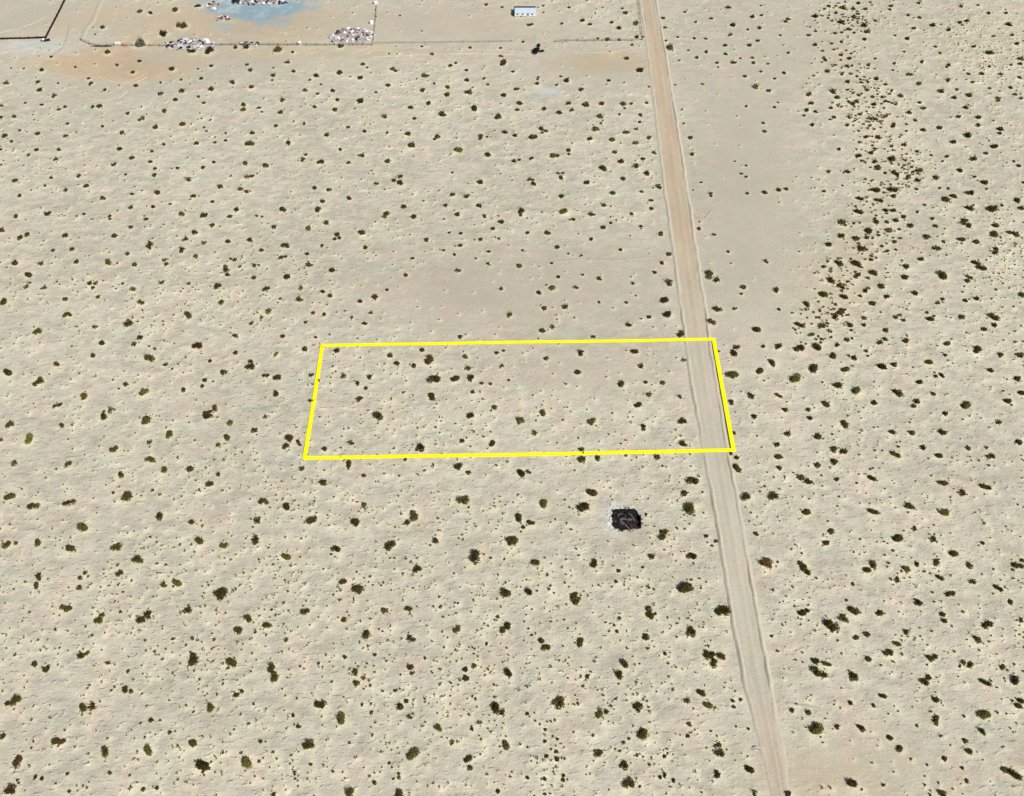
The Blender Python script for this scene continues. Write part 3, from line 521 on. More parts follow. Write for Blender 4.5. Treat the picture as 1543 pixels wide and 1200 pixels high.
def bed(y, j):
    t = j / (NR - 1)
    l, r = road_left(y), road_right(y)
    x = l - 0.3 + (r - l + 0.6) * t
    ruts = 0.035 * np.exp(-((t - 0.30) / 0.07) ** 2) + 0.035 * np.exp(-((t - 0.66) / 0.07) ** 2)
    z = 0.03 + 0.05 * math.sin(math.pi * t) - ruts + 0.03 * vnoise(x / 1.2, y / 3.0) + 0.03 * vnoise(x / 0.6 + 50, y / 6.0)
    return x, z
def road_col(Vf):
    px, py = project(Vf[:, 0], Vf[:, 1])
    t = np.clip((py - 330) / 260, 0, 1)[:, None]
    b = np.clip((py - 1060) / 60, 0, 1)[:, None]
    a = np.array([0.452, 0.368, 0.268]); c = np.array([0.455, 0.422, 0.338]); e = np.array([0.448, 0.390, 0.303])
    col = a * (1 - t) + c * t
    col = col * (1 - b) + e * b
    l, r = road_left(Vf[:, 1]), road_right(Vf[:, 1])
    u = (Vf[:, 0] - l) / (r - l)
    lane = 1 + 0.05 * np.exp(-((u - 0.30) / 0.08) ** 2) + 0.04 * np.exp(-((u - 0.66) / 0.08) ** 2) - 0.05 * np.exp(-((u - 0.48) / 0.07) ** 2) \
        - 0.04 * np.exp(-((u - 0.93) / 0.06) ** 2)
    lane = lane + 0.07 * vnoise(Vf[:, 0] / 0.9, Vf[:, 1] / 7.0) + 0.09 * vnoise(Vf[:, 0] / 3, Vf[:, 1] / 12 + 9) + 0.06 * vnoise(Vf[:, 0] / 1.1 + 4, Vf[:, 1] / 1.6)
    top = np.clip((60 - py) / 60, 0, 1)[:, None]
    col = col * (1 - 0.5 * top) + np.array([0.43, 0.38, 0.295]) * 0.5 * top
    e = np.clip(1 - np.minimum(u, 1 - u) / 0.16, 0, 1) * np.clip(0.6 + 1.6 * vnoise(Vf[:, 0] / 1.4 + 8, Vf[:, 1] / 2.4), 0, 1)
    col = col * lane[:, None]
    return col * (1 - e[:, None]) + np.array([0.49, 0.455, 0.36]) * e[:, None]
road = link(bpy.data.objects.new("dirt_road", strip_mesh("dirt_road", ROADY, bed, M_ROAD, NR, road_col)))
tag(road, "straight graded dirt road with low berms on both sides", kind="structure")
BO = [-1.75, -1.25, -0.95, -0.75, -0.58, -0.35, -0.1, 0.25]
BZ = [-0.35, 0.03, 0.27, 0.47, 0.48, 0.27, 0.05, -0.25]
def berm_fn(side):
    def fn(y, j):
        px, py = project(road_left(y), y)
        amp = 0.45 + 0.6 * vnoise(y / 9 + 20 * side, y * 0 + 3 + side) + 0.35 * vnoise(y / 1.7 + 9 * side, y * 0 + 1)
        if side < 0:
            amp = amp * (0.50 + 0.5 * np.clip((py - 250) / 300, 0, 1))
        amp = np.clip(amp, 0.10, 1.3)
        amp = amp * (1 - 0.85 * np.clip((py - 1070) / 50, 0, 1))
        jag = 0.30 * vnoise(y / 2.3 + 4 * side, y * 0 + 8) + 0.18 * vnoise(y / 11 + 4 * side, y * 0 + 2)
        if side < 0:
            x = road_left(y) + BO[j] * 0.9 + 0.3 + jag
        else:
            x = road_right(y) - BO[j] * 0.9 - 0.3 + jag
        z = BZ[j] * np.where(BZ[j] > 0, amp, 1.0) + 0.03 * vnoise(x * 1.3, y * 1.1)
        return x, z
    return fn
def berm_col(Vf):
    c = np.tile(np.array([0.485, 0.442, 0.352]), (len(Vf), 1))
    return c * (1 + 0.08 * vnoise(Vf[:, 0], Vf[:, 1] / 2))[:, None]
BY = np.arange(-20, 345, 0.8)
for side in (-1, 1):
    link(bpy.data.objects.new("berm", strip_mesh("berm", BY, berm_fn(side), M_ROAD, len(BO), berm_col)), road)

# old tyre tracks pressed in the sand in front of the yard
def ribbon(name, pts, width, mat, col, lift=0.03, ridge=0.06, label=None, kind=None, parent=None):
    P = [np.array(p, float) for p in pts]
    # resample
    Q = []
    for a, b in zip(P[:-1], P[1:]):
        n = max(1, int(np.hypot(*(b - a)) / 0.6))
        for k in range(n):
            Q.append(a + (b - a) * k / n)
    Q.append(P[-1]); Q = np.array(Q)
    T = np.gradient(Q, axis=0); T /= np.maximum(np.linalg.norm(T, axis=1), 1e-6)[:, None]
    Nn = np.stack([-T[:, 1], T[:, 0]], 1)
    offs = np.array([-1, -0.6, -0.25, 0.25, 0.6, 1.0]) * width / 2
    zz = np.array([-0.14, 0.7, 1.0, 1.0, 0.7, -0.14]) * ridge
    zz[[0, -1]] = -0.14
    W = 0.75 + 0.5 * (vnoise(np.arange(len(Q)) * 0.31, np.zeros(len(Q)) + width) + 0.5)
    Vv = []
    for o, z in zip(offs, zz):
        xy = Q + Nn * (o * W)[:, None]
        Vv.append(np.column_stack([xy, height(xy[:, 0], xy[:, 1]) + z + lift]))
    Vv = np.stack(Vv, 1); nc = len(offs)
    ii = np.arange(len(Q) * nc).reshape(len(Q), nc)
    FF = np.stack([ii[:-1, :-1], ii[1:, :-1], ii[1:, 1:], ii[:-1, 1:]], -1).reshape(-1, 4)
    Vf = Vv.reshape(-1, 3)
    me = np_mesh(name, Vf, FF, mat, smooth=True)
    set_color(me, "base", np.tile(np.array(col), (len(Vf), 1)) * (1 + 0.1 * vnoise(Vf[:, 0], Vf[:, 1]))[:, None])
    set_float(me, "rough", np.full(len(Vf), 0.2))
    o = link(bpy.data.objects.new(name, me), parent)
    return o
def pxs(*pts):
    return [np.array(unproject(a, b)).ravel() for a, b in pts]
tracks = [
    (pxs((116, 134), (126, 142), (142, 148), (160, 149), (178, 144), (188, 137)), 0.7, (0.45, 0.375, 0.285)),
    (pxs((152, 112), (162, 119), (176, 123), (192, 123), (207, 118), (217, 112)), 0.6, (0.46, 0.37, 0.275)),
    (pxs((118, 132), (132, 139), (150, 141), (168, 139), (180, 134)), 0.4, (0.42, 0.33, 0.24)),
    (pxs((80, 85), (92, 76), (99, 65), (103, 50), (105, 38)), 0.9, (0.40, 0.36, 0.28)),
    (pxs((122, 60), (127, 46), (138, 32), (144, 16), (150, 2), (153, -8)), 0.9, (0.40, 0.365, 0.29)),
    (pxs((126, 60), (131, 46), (142, 32), (148, 16), (154, 2), (157, -8)), 0.7, (0.50, 0.47, 0.38)),
    (pxs((140, 108), (150, 116), (166, 122), (186, 126), (205, 124), (222, 116)), 0.7, (0.50, 0.40, 0.285)),
    (pxs((112, 92), (118, 104), (132, 112), (150, 108)), 0.6, (0.44, 0.36, 0.26)),
    (pxs((118, 136), (128, 144), (144, 151), (162, 152), (182, 146), (192, 138)), 0.6, (0.52, 0.46, 0.36)),
    (pxs((0, 50), (25, 45), (50, 36), (70, 25)), 0.4, (0.46, 0.42, 0.33)),
    (pxs((968, 64), (955, 72), (930, 76), (900, 79), (860, 78)), 0.8, (0.46, 0.40, 0.30)),
    (pxs((560, 86), (620, 83), (720, 80), (790, 83)), 0.8, (0.50, 0.45, 0.36)),
    (pxs((1043, 322), (1052, 330), (1062, 330), (1072, 318)), 0.8, (0.42, 0.36, 0.27)),
    (pxs((835, 395), (880, 391), (930, 393), (985, 387)), 0.7, (0.40, 0.355, 0.28)),
    (pxs((1186, 1060), (1205, 1062), (1235, 1068)), 0.7, (0.43, 0.395, 0.31)),
]
for p, w, c in tracks:
    tag(ribbon("tyre_track", p, w, M_ROAD, c, lift=0.015, ridge=0.11), kind="structure")

# ------------------------------------------------------------------ the yellow boundary ribbon
corners = [np.array(unproject(a, b)).ravel() for a, b in ((486, 521.5), (1075, 512.5), (1105, 679.5), (459.5, 691.5))]
bl = empty("boundary_ribbon", (*(sum(corners) / 4), 0.0))
tag(bl, "bright yellow four-sided boundary outline laid on the sand across the road", "boundary line")
W2 = 0.48
cen = sum(corners) / 4
def miter(i, s):
    a, b, c = corners[i - 1], corners[i], corners[(i + 1) % 4]
    d1 = (b - a) / np.linalg.norm(b - a); d2 = (c - b) / np.linalg.norm(c - b)
    n1 = np.array([-d1[1], d1[0]]); n2 = np.array([-d2[1], d2[0]])
    m = (n1 + n2); m /= np.dot(m, n1)
    return b + m * s
for i in range(4):
    j = (i + 1) % 4
    o0, o1 = miter(i, W2), miter(j, W2)
    q0, q1 = miter(i, -W2), miter(j, -W2)
    n = int(np.linalg.norm(corners[j] - corners[i]) / 0.8)
    Vv = []
    HZ = []
    for lay_z in (2, 1, 0):
        if lay_z == 1:
            HZ = np.array(HZ); HP = np.pad(HZ, 5, mode='edge')
            HZ = np.convolve(HP, np.ones(11) / 11, 'valid')
        for k in range(n + 1):
            t = k / n
            a = o0 + (o1 - o0) * t; b = q0 + (q1 - q0) * t
            m = (a + b) / 2
            # stretched taut: it rides over the hummocks and the berms
            s = np.linspace(-4.0, 4.0, 11)
            dd = (corners[j] - corners[i]); dd /= np.linalg.norm(dd)
            hx = m[0] + dd[0] * s; hy = m[1] + dd[1] * s
            rd = road_dist(hx, hy)
            hz = float(np.max(height(hx, hy) + np.where((rd > -0.4) & (rd < 1.9), 0.30, 0.08)))
            if lay_z == 2:
                HZ.append(hz + 0.10); continue
            hz = HZ[k]
            z = hz if lay_z else hz - 0.03
            Vv += [(a[0] - bl.location.x, a[1] - bl.location.y, z), (b[0] - bl.location.x, b[1] - bl.location.y, z)]
    m = 2 * (n + 1)
    FF = []
    for k in range(n):
        a = 2 * k
        FF.append((a, a + 1, a + 3, a + 2)[::-1] if False else (a, a + 2, a + 3, a + 1))
        FF.append((m + a, m + a + 1, m + a + 3, m + a + 2))
        FF.append((a, m + a, m + a + 2, a + 2)); FF.append((a + 1, a + 3, m + a + 3, m + a + 1))
    mesh_obj("ribbon_side", Vv, FF, M_YELLOW, bl)

# ------------------------------------------------------------------ shrubs
def leaf_cloud(r, n, lobes, size, hgt, spread=0.30):
    """leaf-sized quads through a low lobed dome of diameter about 1; returns V, F"""
    L = []
    for _ in range(lobes):
        a = r.uniform(0, 2 * math.pi); d = spread * math.sqrt(r.uniform(0.05, 1)) if lobes > 1 else 0
        L.append((d * math.cos(a), d * math.sin(a), r.uniform(0.17, 0.27) if lobes > 1 else 0.4, r.uniform(0.7, 1.1)))
    V = np.zeros((n, 4, 3))
    for k in range(n):
        lx, ly, lr, lh = L[r.randint(len(L))]
        u = r.normal(size=3); u /= np.linalg.norm(u); u[2] = abs(u[2])
        rad = lr * (r.uniform(0.25, 1.0) ** 0.45) * r.uniform(0.85, 1.12)
        if r.uniform() < 0.16:
            rad *= r.uniform(1.1, 1.5)
        c = np.array([lx + u[0] * rad, ly + u[1] * rad, hgt * lh * (0.1 + u[2] * rad / lr)])
        nrm = u + r.normal(size=3) * 0.55; nrm /= np.linalg.norm(nrm)
        t = np.cross(nrm, r.normal(size=3)); t /= np.linalg.norm(t); b = np.cross(nrm, t)
        s = size * r.uniform(0.6, 1.4)
        c[2] = max(c[2], 0.02)
        V[k] = [c + t * s, c + b * s * 0.55, c - t * s, c - b * s * 0.55]
    q = np.percentile(np.hypot(V[:, :, 0], V[:, :, 1]), 93)
    V[:, :, :2] *= 0.5 / q
    return V
def stems(r, n, hgt):
    V, F = [], []
    for k in range(n):
        a = 2 * math.pi * k / n + r.uniform(-0.3, 0.3)
        e = r.uniform(0.25, 0.45)
        pts = [(0.03 * math.cos(a), 0.03 * math.sin(a), -0.06), (0.5 * e * math.cos(a), 0.5 * e * math.sin(a), hgt * 0.55), (e * math.cos(a + 0.2), e * math.sin(a + 0.2), hgt * 0.95)]
        v, f = tube(pts, 0.014, 0.005, 4)
        o = len(V); V += [tuple(q) for q in v]; F += [tuple(i + o for i in t) for t in f]
    return V, F
HGT = 0.40
FOLI = {}
STEM = []
NV = 12
for i in range(NV):
    r = np.random.RandomState(100 + i)
    LV = leaf_cloud(r, 640, [5, 4, 6, 3, 5, 2, 7, 4, 3, 6, 5, 2][i], 0.052, HGT).reshape(-1, 3)
    FF = np.arange(len(LV)).reshape(-1, 4)
    for c, m in M_LEAF.items():
        me = np_mesh("foliage", LV, FF, m)
        FOLI[(i, c)] = me
    v, f = stems(r, 9, HGT)
    me = bpy.data.meshes.new("stem"); me.from_pydata(v, [], f); me.materials.append(M_TWIG); me.update()
    STEM.append(me)

order = sorted(range(len(SHRUBS)), key=lambda k: -SHRUBS[k][2])
NBIG = 300
big_ids = sorted(order[:NBIG]); small_ids = order[NBIG:]
COLWORD = {'n': 'dark olive', 'g': 'olive green', 'b': 'rusty brown', 'y': 'grey-green'}
def zone(px, py):
    x, y = [float(q) for q in unproject(px, py)]
    l, r = project(road_left(y), y)[0], project(road_right(y), y)[0]
    if math.hypot(px - 943, py - 783) < 75: return "close to the charred ruin"
    if py < 66 and px < 565: return "in the fenced yard"
    if py < 85 and px < 565: return "against the yard fence"
    if 0 < l - px < 26: return "on the left road verge"
    if 0 < px - r < 26: return "on the right road verge"
    lx = 486 - (py - 521) * 0.158
    if 521 < py < 686 and lx < px < l: return "inside the yellow outline"
    if px > r: return "right of the road"
    if py > 690: return "below the yellow outline"
    if py < 516: return "above the yellow outline"
    return "left of the yellow outline"
ONES = "zero one two three four five six seven eight nine ten eleven twelve thirteen fourteen fifteen sixteen seventeen eighteen nineteen".split()
TENS = "x x twenty thirty forty fifty sixty seventy eighty ninety".split()
def words(n):
    n = max(0, min(100, n))
    if n == 100: return "hundred"
    if n < 20: return ONES[n]
    return TENS[n // 10] + ("-" + ONES[n % 10] if n % 10 else "")
def near(k):
    d = np.hypot(_p[:, 0] - _p[k, 0], _p[:, 1] - _p[k, 1]); d[k] = 1e9
    q = int(np.argmin(d))
    return d[q], q
rr = np.random.RandomState(21)
labels = set()
SZ = height(SX, SY)
for k in big_ids:
    px, py, w, c = SHRUBS[k]
    i = rr.randint(NV)
    o = empty("desert_shrub", (SX[k], SY[k], SZ[k] + 0.03), rr.uniform(0, 2 * math.pi))
    d = SD[k] * 1.06
    if px > 1150 and rr.uniform() < 0.75:      # right of the road they lean into long ovals
        o.rotation_euler = (0, 0, math.radians(135 + rr.uniform(-18, 18)))
        o.scale = (d * rr.uniform(0.98, 1.18), d * rr.uniform(0.58, 0.80), d * rr.uniform(0.75, 1.1))
    else:
        o.scale = (d * rr.uniform(0.90, 1.1), d * rr.uniform(0.80, 1.08), d * rr.uniform(0.8, 1.2))
    link(bpy.data.objects.new("foliage", FOLI[(i, 'o' if c == 'n' and rr.uniform() < 0.25 else c)]), o)
    link(bpy.data.objects.new("stem", STEM[i]), o)
    size = "big" if w >= 17 else ("mid-sized" if w >= 13.5 else "small")
    z = zone(px, py)
    d_, q = near(k)
    how = ""
    if d_ < 0.62 * (w + SHRUBS[q][2]):
        ax, ay = SHRUBS[q][0] - px, SHRUBS[q][1] - py
        how = ("left" if ax > 0 else "right") if abs(ax) > abs(ay) else ("upper" if ay > 0 else "lower")
        how = " %s of touching pair" % how
    X, Y = int(round(px / 15.43)), int(round(py / 12.0))
    place = "%s percent across, %s down" % (words(X), words(Y))
    lab = "%s %s shrub%s, %s" % (size, COLWORD[c], how or " " + z, place)
    if lab in labels:
        lab = lab.replace(size, "crowded " + size)
    labels.add(lab)
    tag(o, lab, "shrub", "desert shrubs scattered over the sand")

# the smaller shrubs, too many to single out: one mass of low shrubs
def scatter_mesh(name, xs, ys, ds, cols, nleaf, leafsize, hgt, seed, protos=8, hmul=None):
    r = np.random.RandomState(seed)
    PR = [leaf_cloud(r, nleaf, [4, 3, 5, 2, 3, 4, 1, 5][i % 8], leafsize, hgt, 0.17) for i in range(protos)]
    n = len(xs)
    out = np.zeros((n, nleaf * 4, 3)); colr = np.zeros((n, nleaf * 4, 3))
    zz = height(xs, ys)
    for k in range(n):
        P = PR[r.randint(protos)].reshape(-1, 3)
        a = r.uniform(0, 2 * math.pi); ca, sa = math.cos(a), math.sin(a)
        d = ds[k]; sx_, sy_ = d * r.uniform(0.85, 1.15), d * r.uniform(0.85, 1.15)
        X = P[:, 0] * sx_; Y = P[:, 1] * sy_
        out[k, :, 0] = xs[k] + X * ca - Y * sa
        out[k, :, 1] = ys[k] + X * sa + Y * ca
        out[k, :, 2] = zz[k] + 0.02 + P[:, 2] * d * r.uniform(0.8, 1.15)
        colr[k] = np.array(cols[k]) * r.uniform(0.75, 1.3)
    Vf = out.reshape(-1, 3)
    me = np_mesh(name, Vf, np.arange(len(Vf)).reshape(-1, 4), M_LEAFSTUFF)
    set_color(me, "base", colr.reshape(-1, 3))
    return link(bpy.data.objects.new(name, me))
sm = np.array(small_ids)
o = scatter_mesh("low_shrubs", SX[sm], SY[sm], SD[sm] * 1.08, [LEAFCOL['o' if SHRUBS[k][3] == 'n' and k % 4 == 0 else SHRUBS[k][3]] for k in sm], 120, 0.095, 0.40, 5)
tag(o, "many small dark olive shrubs dotted over the whole plain", "shrubs", kind="stuff")

# tiny dry tufts between the shrubs
o = scatter_mesh("dry_tufts", tx, ty, td, tc, 14, 0.19, 0.45, 9)
tag(o, "tiny dry tufts speckled over the sand between the shrubs", "tufts", kind="stuff")

# small pale stones, also uncountable
r = np.random.RandomState(5)
sv, sf = [], []
ico = bmesh.new(); bmesh.ops.create_icosphere(ico, subdivisions=1, radius=1.0)
IV = np.array([v.co[:] for v in ico.verts]); IF = np.array([[v.index for v in f.verts] for f in ico.faces]); ico.free()
k = 0
while k < 1500:
    x = r.uniform(-200, 205); y = r.uniform(25, 325)
    px, py = project(x, y)
    if not (-60 < px < 1600 and -10 < py < 1250): continue
    if road_dist(x, y) < 1.5 or r.uniform() > rough_mask(np.array([px]), np.array([py]))[0] + 0.05: continue
    s = r.uniform(0.05, 0.17)
    v = IV * s * r.uniform(0.7, 1.3, 3) + np.array([x, y, float(height(x, y)) + 0.02])
    sf.append(IF + len(IV) * k); sv.append(v); k += 1
M_STONE = plain_mat("pale_stone", (0.60, 0.57, 0.50), noise=0.15)
st = link(bpy.data.objects.new("stones", np_mesh("stones", np.concatenate(sv), np.concatenate(sf), M_STONE)))
tag(st, "small pale stones strewn over the sand", "stones", kind="stuff")

# ------------------------------------------------------------------ the charred ruin
def gp(px, py):
    x, y = unproject(px, py)
    x, y = float(x), float(y)
    return Vector((x, y, float(height(x, y))))
RC = gp(944, 785)
ruin = empty("charred_ruin", RC)
tag(ruin, "burnt-out black ruin of a small cabin with twisted grey sheet metal left of road", "ruin")
def rl(px, py, z=0.0):             # photo point -> ruin's own coordinates
    x, y = unproject(px, py, z + RC.z)
    return Vector((float(x) - RC.x, float(y) - RC.y, z))
def prism(name, pts, z0, z1, mat, parent):
    n = len(pts)
    Vv = [(p[0], p[1], z0) for p in pts] + [(p[0], p[1], z1) for p in pts]
    FF = [tuple(range(n))[::-1], tuple(range(n, 2 * n))] + [(i, (i + 1) % n, n + (i + 1) % n, n + i) for i in range(n)]
    return mesh_obj(name, Vv, FF, mat, parent)
floor_px = [(923.5, 770), (934, 769.5), (947, 770), (958, 768.5), (959.0, 773), (963, 775), (964.5, 783), (966, 796), (958, 797), (953, 796), (950, 799), (944, 798), (935, 800), (932.5, 796), (927, 797), (923.5, 793), (924.5, 784)][::-1]
fl = prism("floor_slab", [rl(a, b, 0.12) for a, b in floor_px], -0.25, 0.13, M_CHAR, ruin)
def wall_run(a, b, t, z1, mat=M_CHAR):
    A, B = rl(*a), rl(*b)
    d = (B - A).normalized(); n = Vector((-d.y, d.x, 0)) * t / 2
    k = max(2, int((B - A).length / 0.5))
    Vv, FF = [], []
    for i in range(k + 1):
        p = A + (B - A) * i / k
        z = z1 * random.uniform(0.45, 1.15)
        Vv += [p + n + Vector((0, 0, 0.1)), p - n + Vector((0, 0, 0.1)), p - n + Vector((0, 0, z)), p + n + Vector((0, 0, z))]
    for i in range(k):
        o_ = 4 * i
        for e in range(4):
            FF.append((o_ + e, o_ + (e + 1) % 4, o_ + 4 + (e + 1) % 4, o_ + 4 + e))
    FF.append((0, 3, 2, 1)); FF.append((4 * k, 4 * k + 1, 4 * k + 2, 4 * k + 3))
    return mesh_obj("wall_stub", Vv, FF, mat, ruin)
wall_run((924.5, 771), (957, 770), 0.22, 1.05)
wall_run((924.5, 771.5), (924.8, 794), 0.22, 0.7)
wall_run((964, 779), (965, 796), 0.25, 1.3)
wall_run((933, 798), (948, 798), 0.2, 0.45)
def bent_sheet(pts, width, z, mat=M_STEEL):
    P = [rl(a, b, z) for a, b in pts]
    Vv, FF = [], []
    for i, p in enumerate(P):
        d = (P[min(i + 1, len(P) - 1)] - P[max(i - 1, 0)]).normalized(); n = Vector((-d.y, d.x, 0))
        w = width * random.uniform(0.7, 1.2) / 2
        lift = 0.12 * random.uniform(-1, 1)
        Vv += [p + n * w + Vector((0, 0, lift - 0.05)), p + Vector((0, 0, lift + 0.14)), p - n * w + Vector((0, 0, lift - 0.1))]
    m = len(Vv)
    Vv += [v - Vector((0, 0, 0.03)) for v in Vv]
    for i in range(len(P) - 1):
        for e in range(2):
            a = 3 * i + e
            FF.append((a, a + 1, a + 4, a + 3)); FF.append((m + a, m + a + 3, m + a + 4, m + a + 1))
    return mesh_obj("bent_sheet", Vv, FF, mat, ruin, smooth=True)
bent_sheet([(930.5, 777.5), (933, 774.5), (936, 773.5), (939.5, 775)], 0.45, 0.5)
bent_sheet([(947, 773.5), (950, 775.5), (953, 779), (955, 783), (957, 786)], 0.55, 0.55, M_STEEL)
bent_sheet([(934, 785), (936, 782), (941, 781.5), (947, 782.5), (952, 782)], 0.55, 0.4)
bent_sheet([(935, 785), (938, 788.5), (941.5, 790)], 0.7, 0.3, M_STEEL)
bent_sheet([(925, 785.5), (929.5, 786)], 0.3, 0.3)
def bar_part(name, a, b, za, zb, t, mat, parent, loc=rl):
    A, B = loc(*a, za), loc(*b, zb)
    v, f = tube([A, (A + B) / 2 + Vector((0, 0, 0.02)), B], t, t * 0.9, 4)
    return mesh_obj(name, v, f, mat, parent)
bar_part("beam", (942, 791), (950, 799.5), 0.5, 0.2, 0.09, M_BROWNPALE, ruin)
bar_part("beam", (950, 792), (954, 798), 0.4, 0.2, 0.10, M_BROWN, ruin)
bar_part("beam", (944, 786), (957, 794), 0.55, 0.3, 0.12, M_CHARBROWN, ruin)
bar_part("beam", (953, 790), (962, 786), 0.4, 0.6, 0.14, M_CHARBROWN, ruin)
bar_part("beam", (948, 789), (960, 796), 0.35, 0.3, 0.16, M_CHARBROWN, ruin)
bar_part("beam", (928, 788), (934, 796), 0.3, 0.25, 0.12, M_CHAR, ruin)
bar_part("beam", (940, 777), (946, 772), 0.6, 0.7, 0.12, M_CHAR, ruin)
chunk = {}
def chunk_mesh(mat, seed):
    key = (mat.name, seed)
    if key not in chunk:
        r_ = np.random.RandomState(seed)
        bm = bmesh.new(); bmesh.ops.create_cube(bm, size=1.0)
        for v in bm.verts:
            v.co += Vector(r_.uniform(-0.16, 0.16, 3))
        me = bpy.data.meshes.new("chunk"); bm.to_mesh(me); bm.free(); me.materials.append(mat)
        chunk[key] = me
    return chunk[key]
def piece(name, mat, loc, size, parent, seed=None, rot=None):
    o_ = bpy.data.objects.new(name, chunk_mesh(mat, random.randint(0, 5) if seed is None else seed))
    o_.location = loc; o_.scale = size
    o_.rotation_euler = rot or (random.uniform(-.35, .35), random.uniform(-.35, .35), random.uniform(0, 6.28))
    return link(o_, parent)
for k in range(26):
    a = random.gauss(918, 3.0); b = random.gauss(787, 5)
    if a > 922.5: a = 922.5 - random.random() * 3
    piece("plaster_chunk", M_ASH, rl(a, b) + Vector((0, 0, 0.06)), (random.uniform(.2, .7), random.uniform(.15, .5), random.uniform(.1, .25)), ruin)
for k in range(12):
    piece("plaster_chunk", M_ASH, rl(random.uniform(960, 971), random.uniform(754, 772)) + Vector((0, 0, 0.05)), (random.uniform(.2, .6), random.uniform(.15, .4), random.uniform(.1, .2)), ruin)
for k in range(10):
    piece("plaster_chunk", M_ASH, rl(random.uniform(925, 958), random.uniform(764, 768)) + Vector((0, 0, 0.05)), (random.uniform(.3, .9), random.uniform(.15, .3), random.uniform(.06, .12)), ruin)
for k in range(34):
    piece("charred_board", random.choice([M_CHAR, M_CHAR, M_CHARBROWN]), rl(random.uniform(928, 962), random.uniform(774, 796)) + Vector((0, 0, 0.25)), (random.uniform(.5, 1.7), random.uniform(.1, .28), .08), ruin, rot=(random.uniform(-.5, .5), random.uniform(-.5, .5), random.uniform(0, 6.28)))

for k in range(16):
    a = random.uniform(0, 6.28)
    piece("charred_board", random.choice([M_CHAR, M_CHARBROWN, M_GREY]), rl(944 + 23 * math.cos(a), 784 + 17.5 * math.sin(a)) + Vector((0, 0, 0.1)), (random.uniform(.4, 1.6), random.uniform(.1, .25), .08), ruin)

# ------------------------------------------------------------------ white trailer behind the far fence
TL = gp(775.5, 25.5); TR = gp(807, 25.5)
tw = TR.x - TL.x; tdep = 3.3; th = 1.5
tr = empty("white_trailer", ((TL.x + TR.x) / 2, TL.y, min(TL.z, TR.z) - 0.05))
tag(tr, "small white trailer with pale blue roof and added black shadow strips beyond the far fence", "trailer")
def child_box(name, parent, x, y, z, sx, sy, sz, mat, bevel=0.02):
    o_ = bpy.data.objects.new(name, box_mesh(name, sx, sy, sz, mat, bevel))
    o_.location = (x, y, z)
    return link(o_, parent)
child_box("wall", tr, 0, tdep / 2, 0.25, tw, tdep, th - 0.25, M_WHITE)
child_box("skirting", tr, 0, tdep / 2, 0.0, tw - 0.1, tdep - 0.1, 0.25, M_GREY)
rf = child_box("roof", tr, 0, tdep / 2, th, tw + 0.2, tdep + 0.2, 0.12, M_ROOF)
for i in range(9):
    child_box("roof_rib", rf, -tw / 2 + tw * (i + 0.5) / 9, 0, 0.12, 0.12, tdep + 0.1, 0.05, M_ROOF, 0.01)
child_box("shadow_strip", tr, -0.1, tdep + 0.02, th - 0.2, tw + 0.3, 0.28, 0.72, M_DARK)  # added dark strip in place of the cast shadow behind the trailer
child_box("shadow_strip", tr, -tw / 2 - 0.16, tdep / 2 - 0.2, 0.2, 0.34, tdep - 0.1, th + 0.1, M_DARK)  # same along the left end: trailer's shadow built as a dark slab
for xx in (-0.36, -0.12, 0.34):
    w_ = child_box("window", tr, tw * xx, -0.012, 0.72, 0.9, 0.05, 0.5, M_WHITE, 0.01)
    child_box("pane", w_, 0, -0.02, 0.05, 0.76, 0.03, 0.45, M_GLASS, 0.005)
dr = child_box("door", tr, tw * 0.13, -0.015, 0.3, 0.8, 0.05, 1.12, M_GREY, 0.01)
child_box("handle", dr, 0.3, -0.04, 0.65, 0.12, 0.04, 0.05, M_STEEL, 0.005)
child_box("doorstep", tr, tw * 0.13, -0.35, 0, 0.9, 0.6, 0.22, M_ASH, 0.02)

# ------------------------------------------------------------------ low dark wall round the far left plot
def wall_thing(name, pts, label, cat, t=0.34, hgt=0.62, seg=3.0):
    G = [gp(*p) for p in pts]
    root = empty(name, G[0])
    tag(root, label, cat)
    for a, b in zip(G[:-1], G[1:]):
        L_ = (b - a).length; n = max(1, int(round(L_ / seg))); rz = math.atan2(b.y - a.y, b.x - a.x)
        pm = box_mesh("wall_panel", L_ / n - 0.02, t, hgt, M_WALL, 0.03)
        cm = box_mesh("pier", t + 0.12, t + 0.12, hgt + 0.1, M_WALL, 0.03)
        for k in range(n):
            p = a + (b - a) * ((k + 0.5) / n)
            z = float(height(p.x, p.y)) - 0.08
            o_ = bpy.data.objects.new("wall_panel", pm); o_.location = (p.x - root.location.x, p.y - root.location.y, z - root.location.z); o_.rotation_euler = (0, 0, rz); link(o_, root)
            p = a + (b - a) * (k / n)
            o_ = bpy.data.objects.new("pier", cm); o_.location = (p.x - root.location.x, p.y - root.location.y, z - root.location.z); o_.rotation_euler = (0, 0, rz); link(o_, root)
    return root
wall_thing("low_wall", [(-60, 62), (69.5, 58), (99, -2), (112, -26)], "low dark red-brown wall turning a corner round the bare plot far left", "wall")

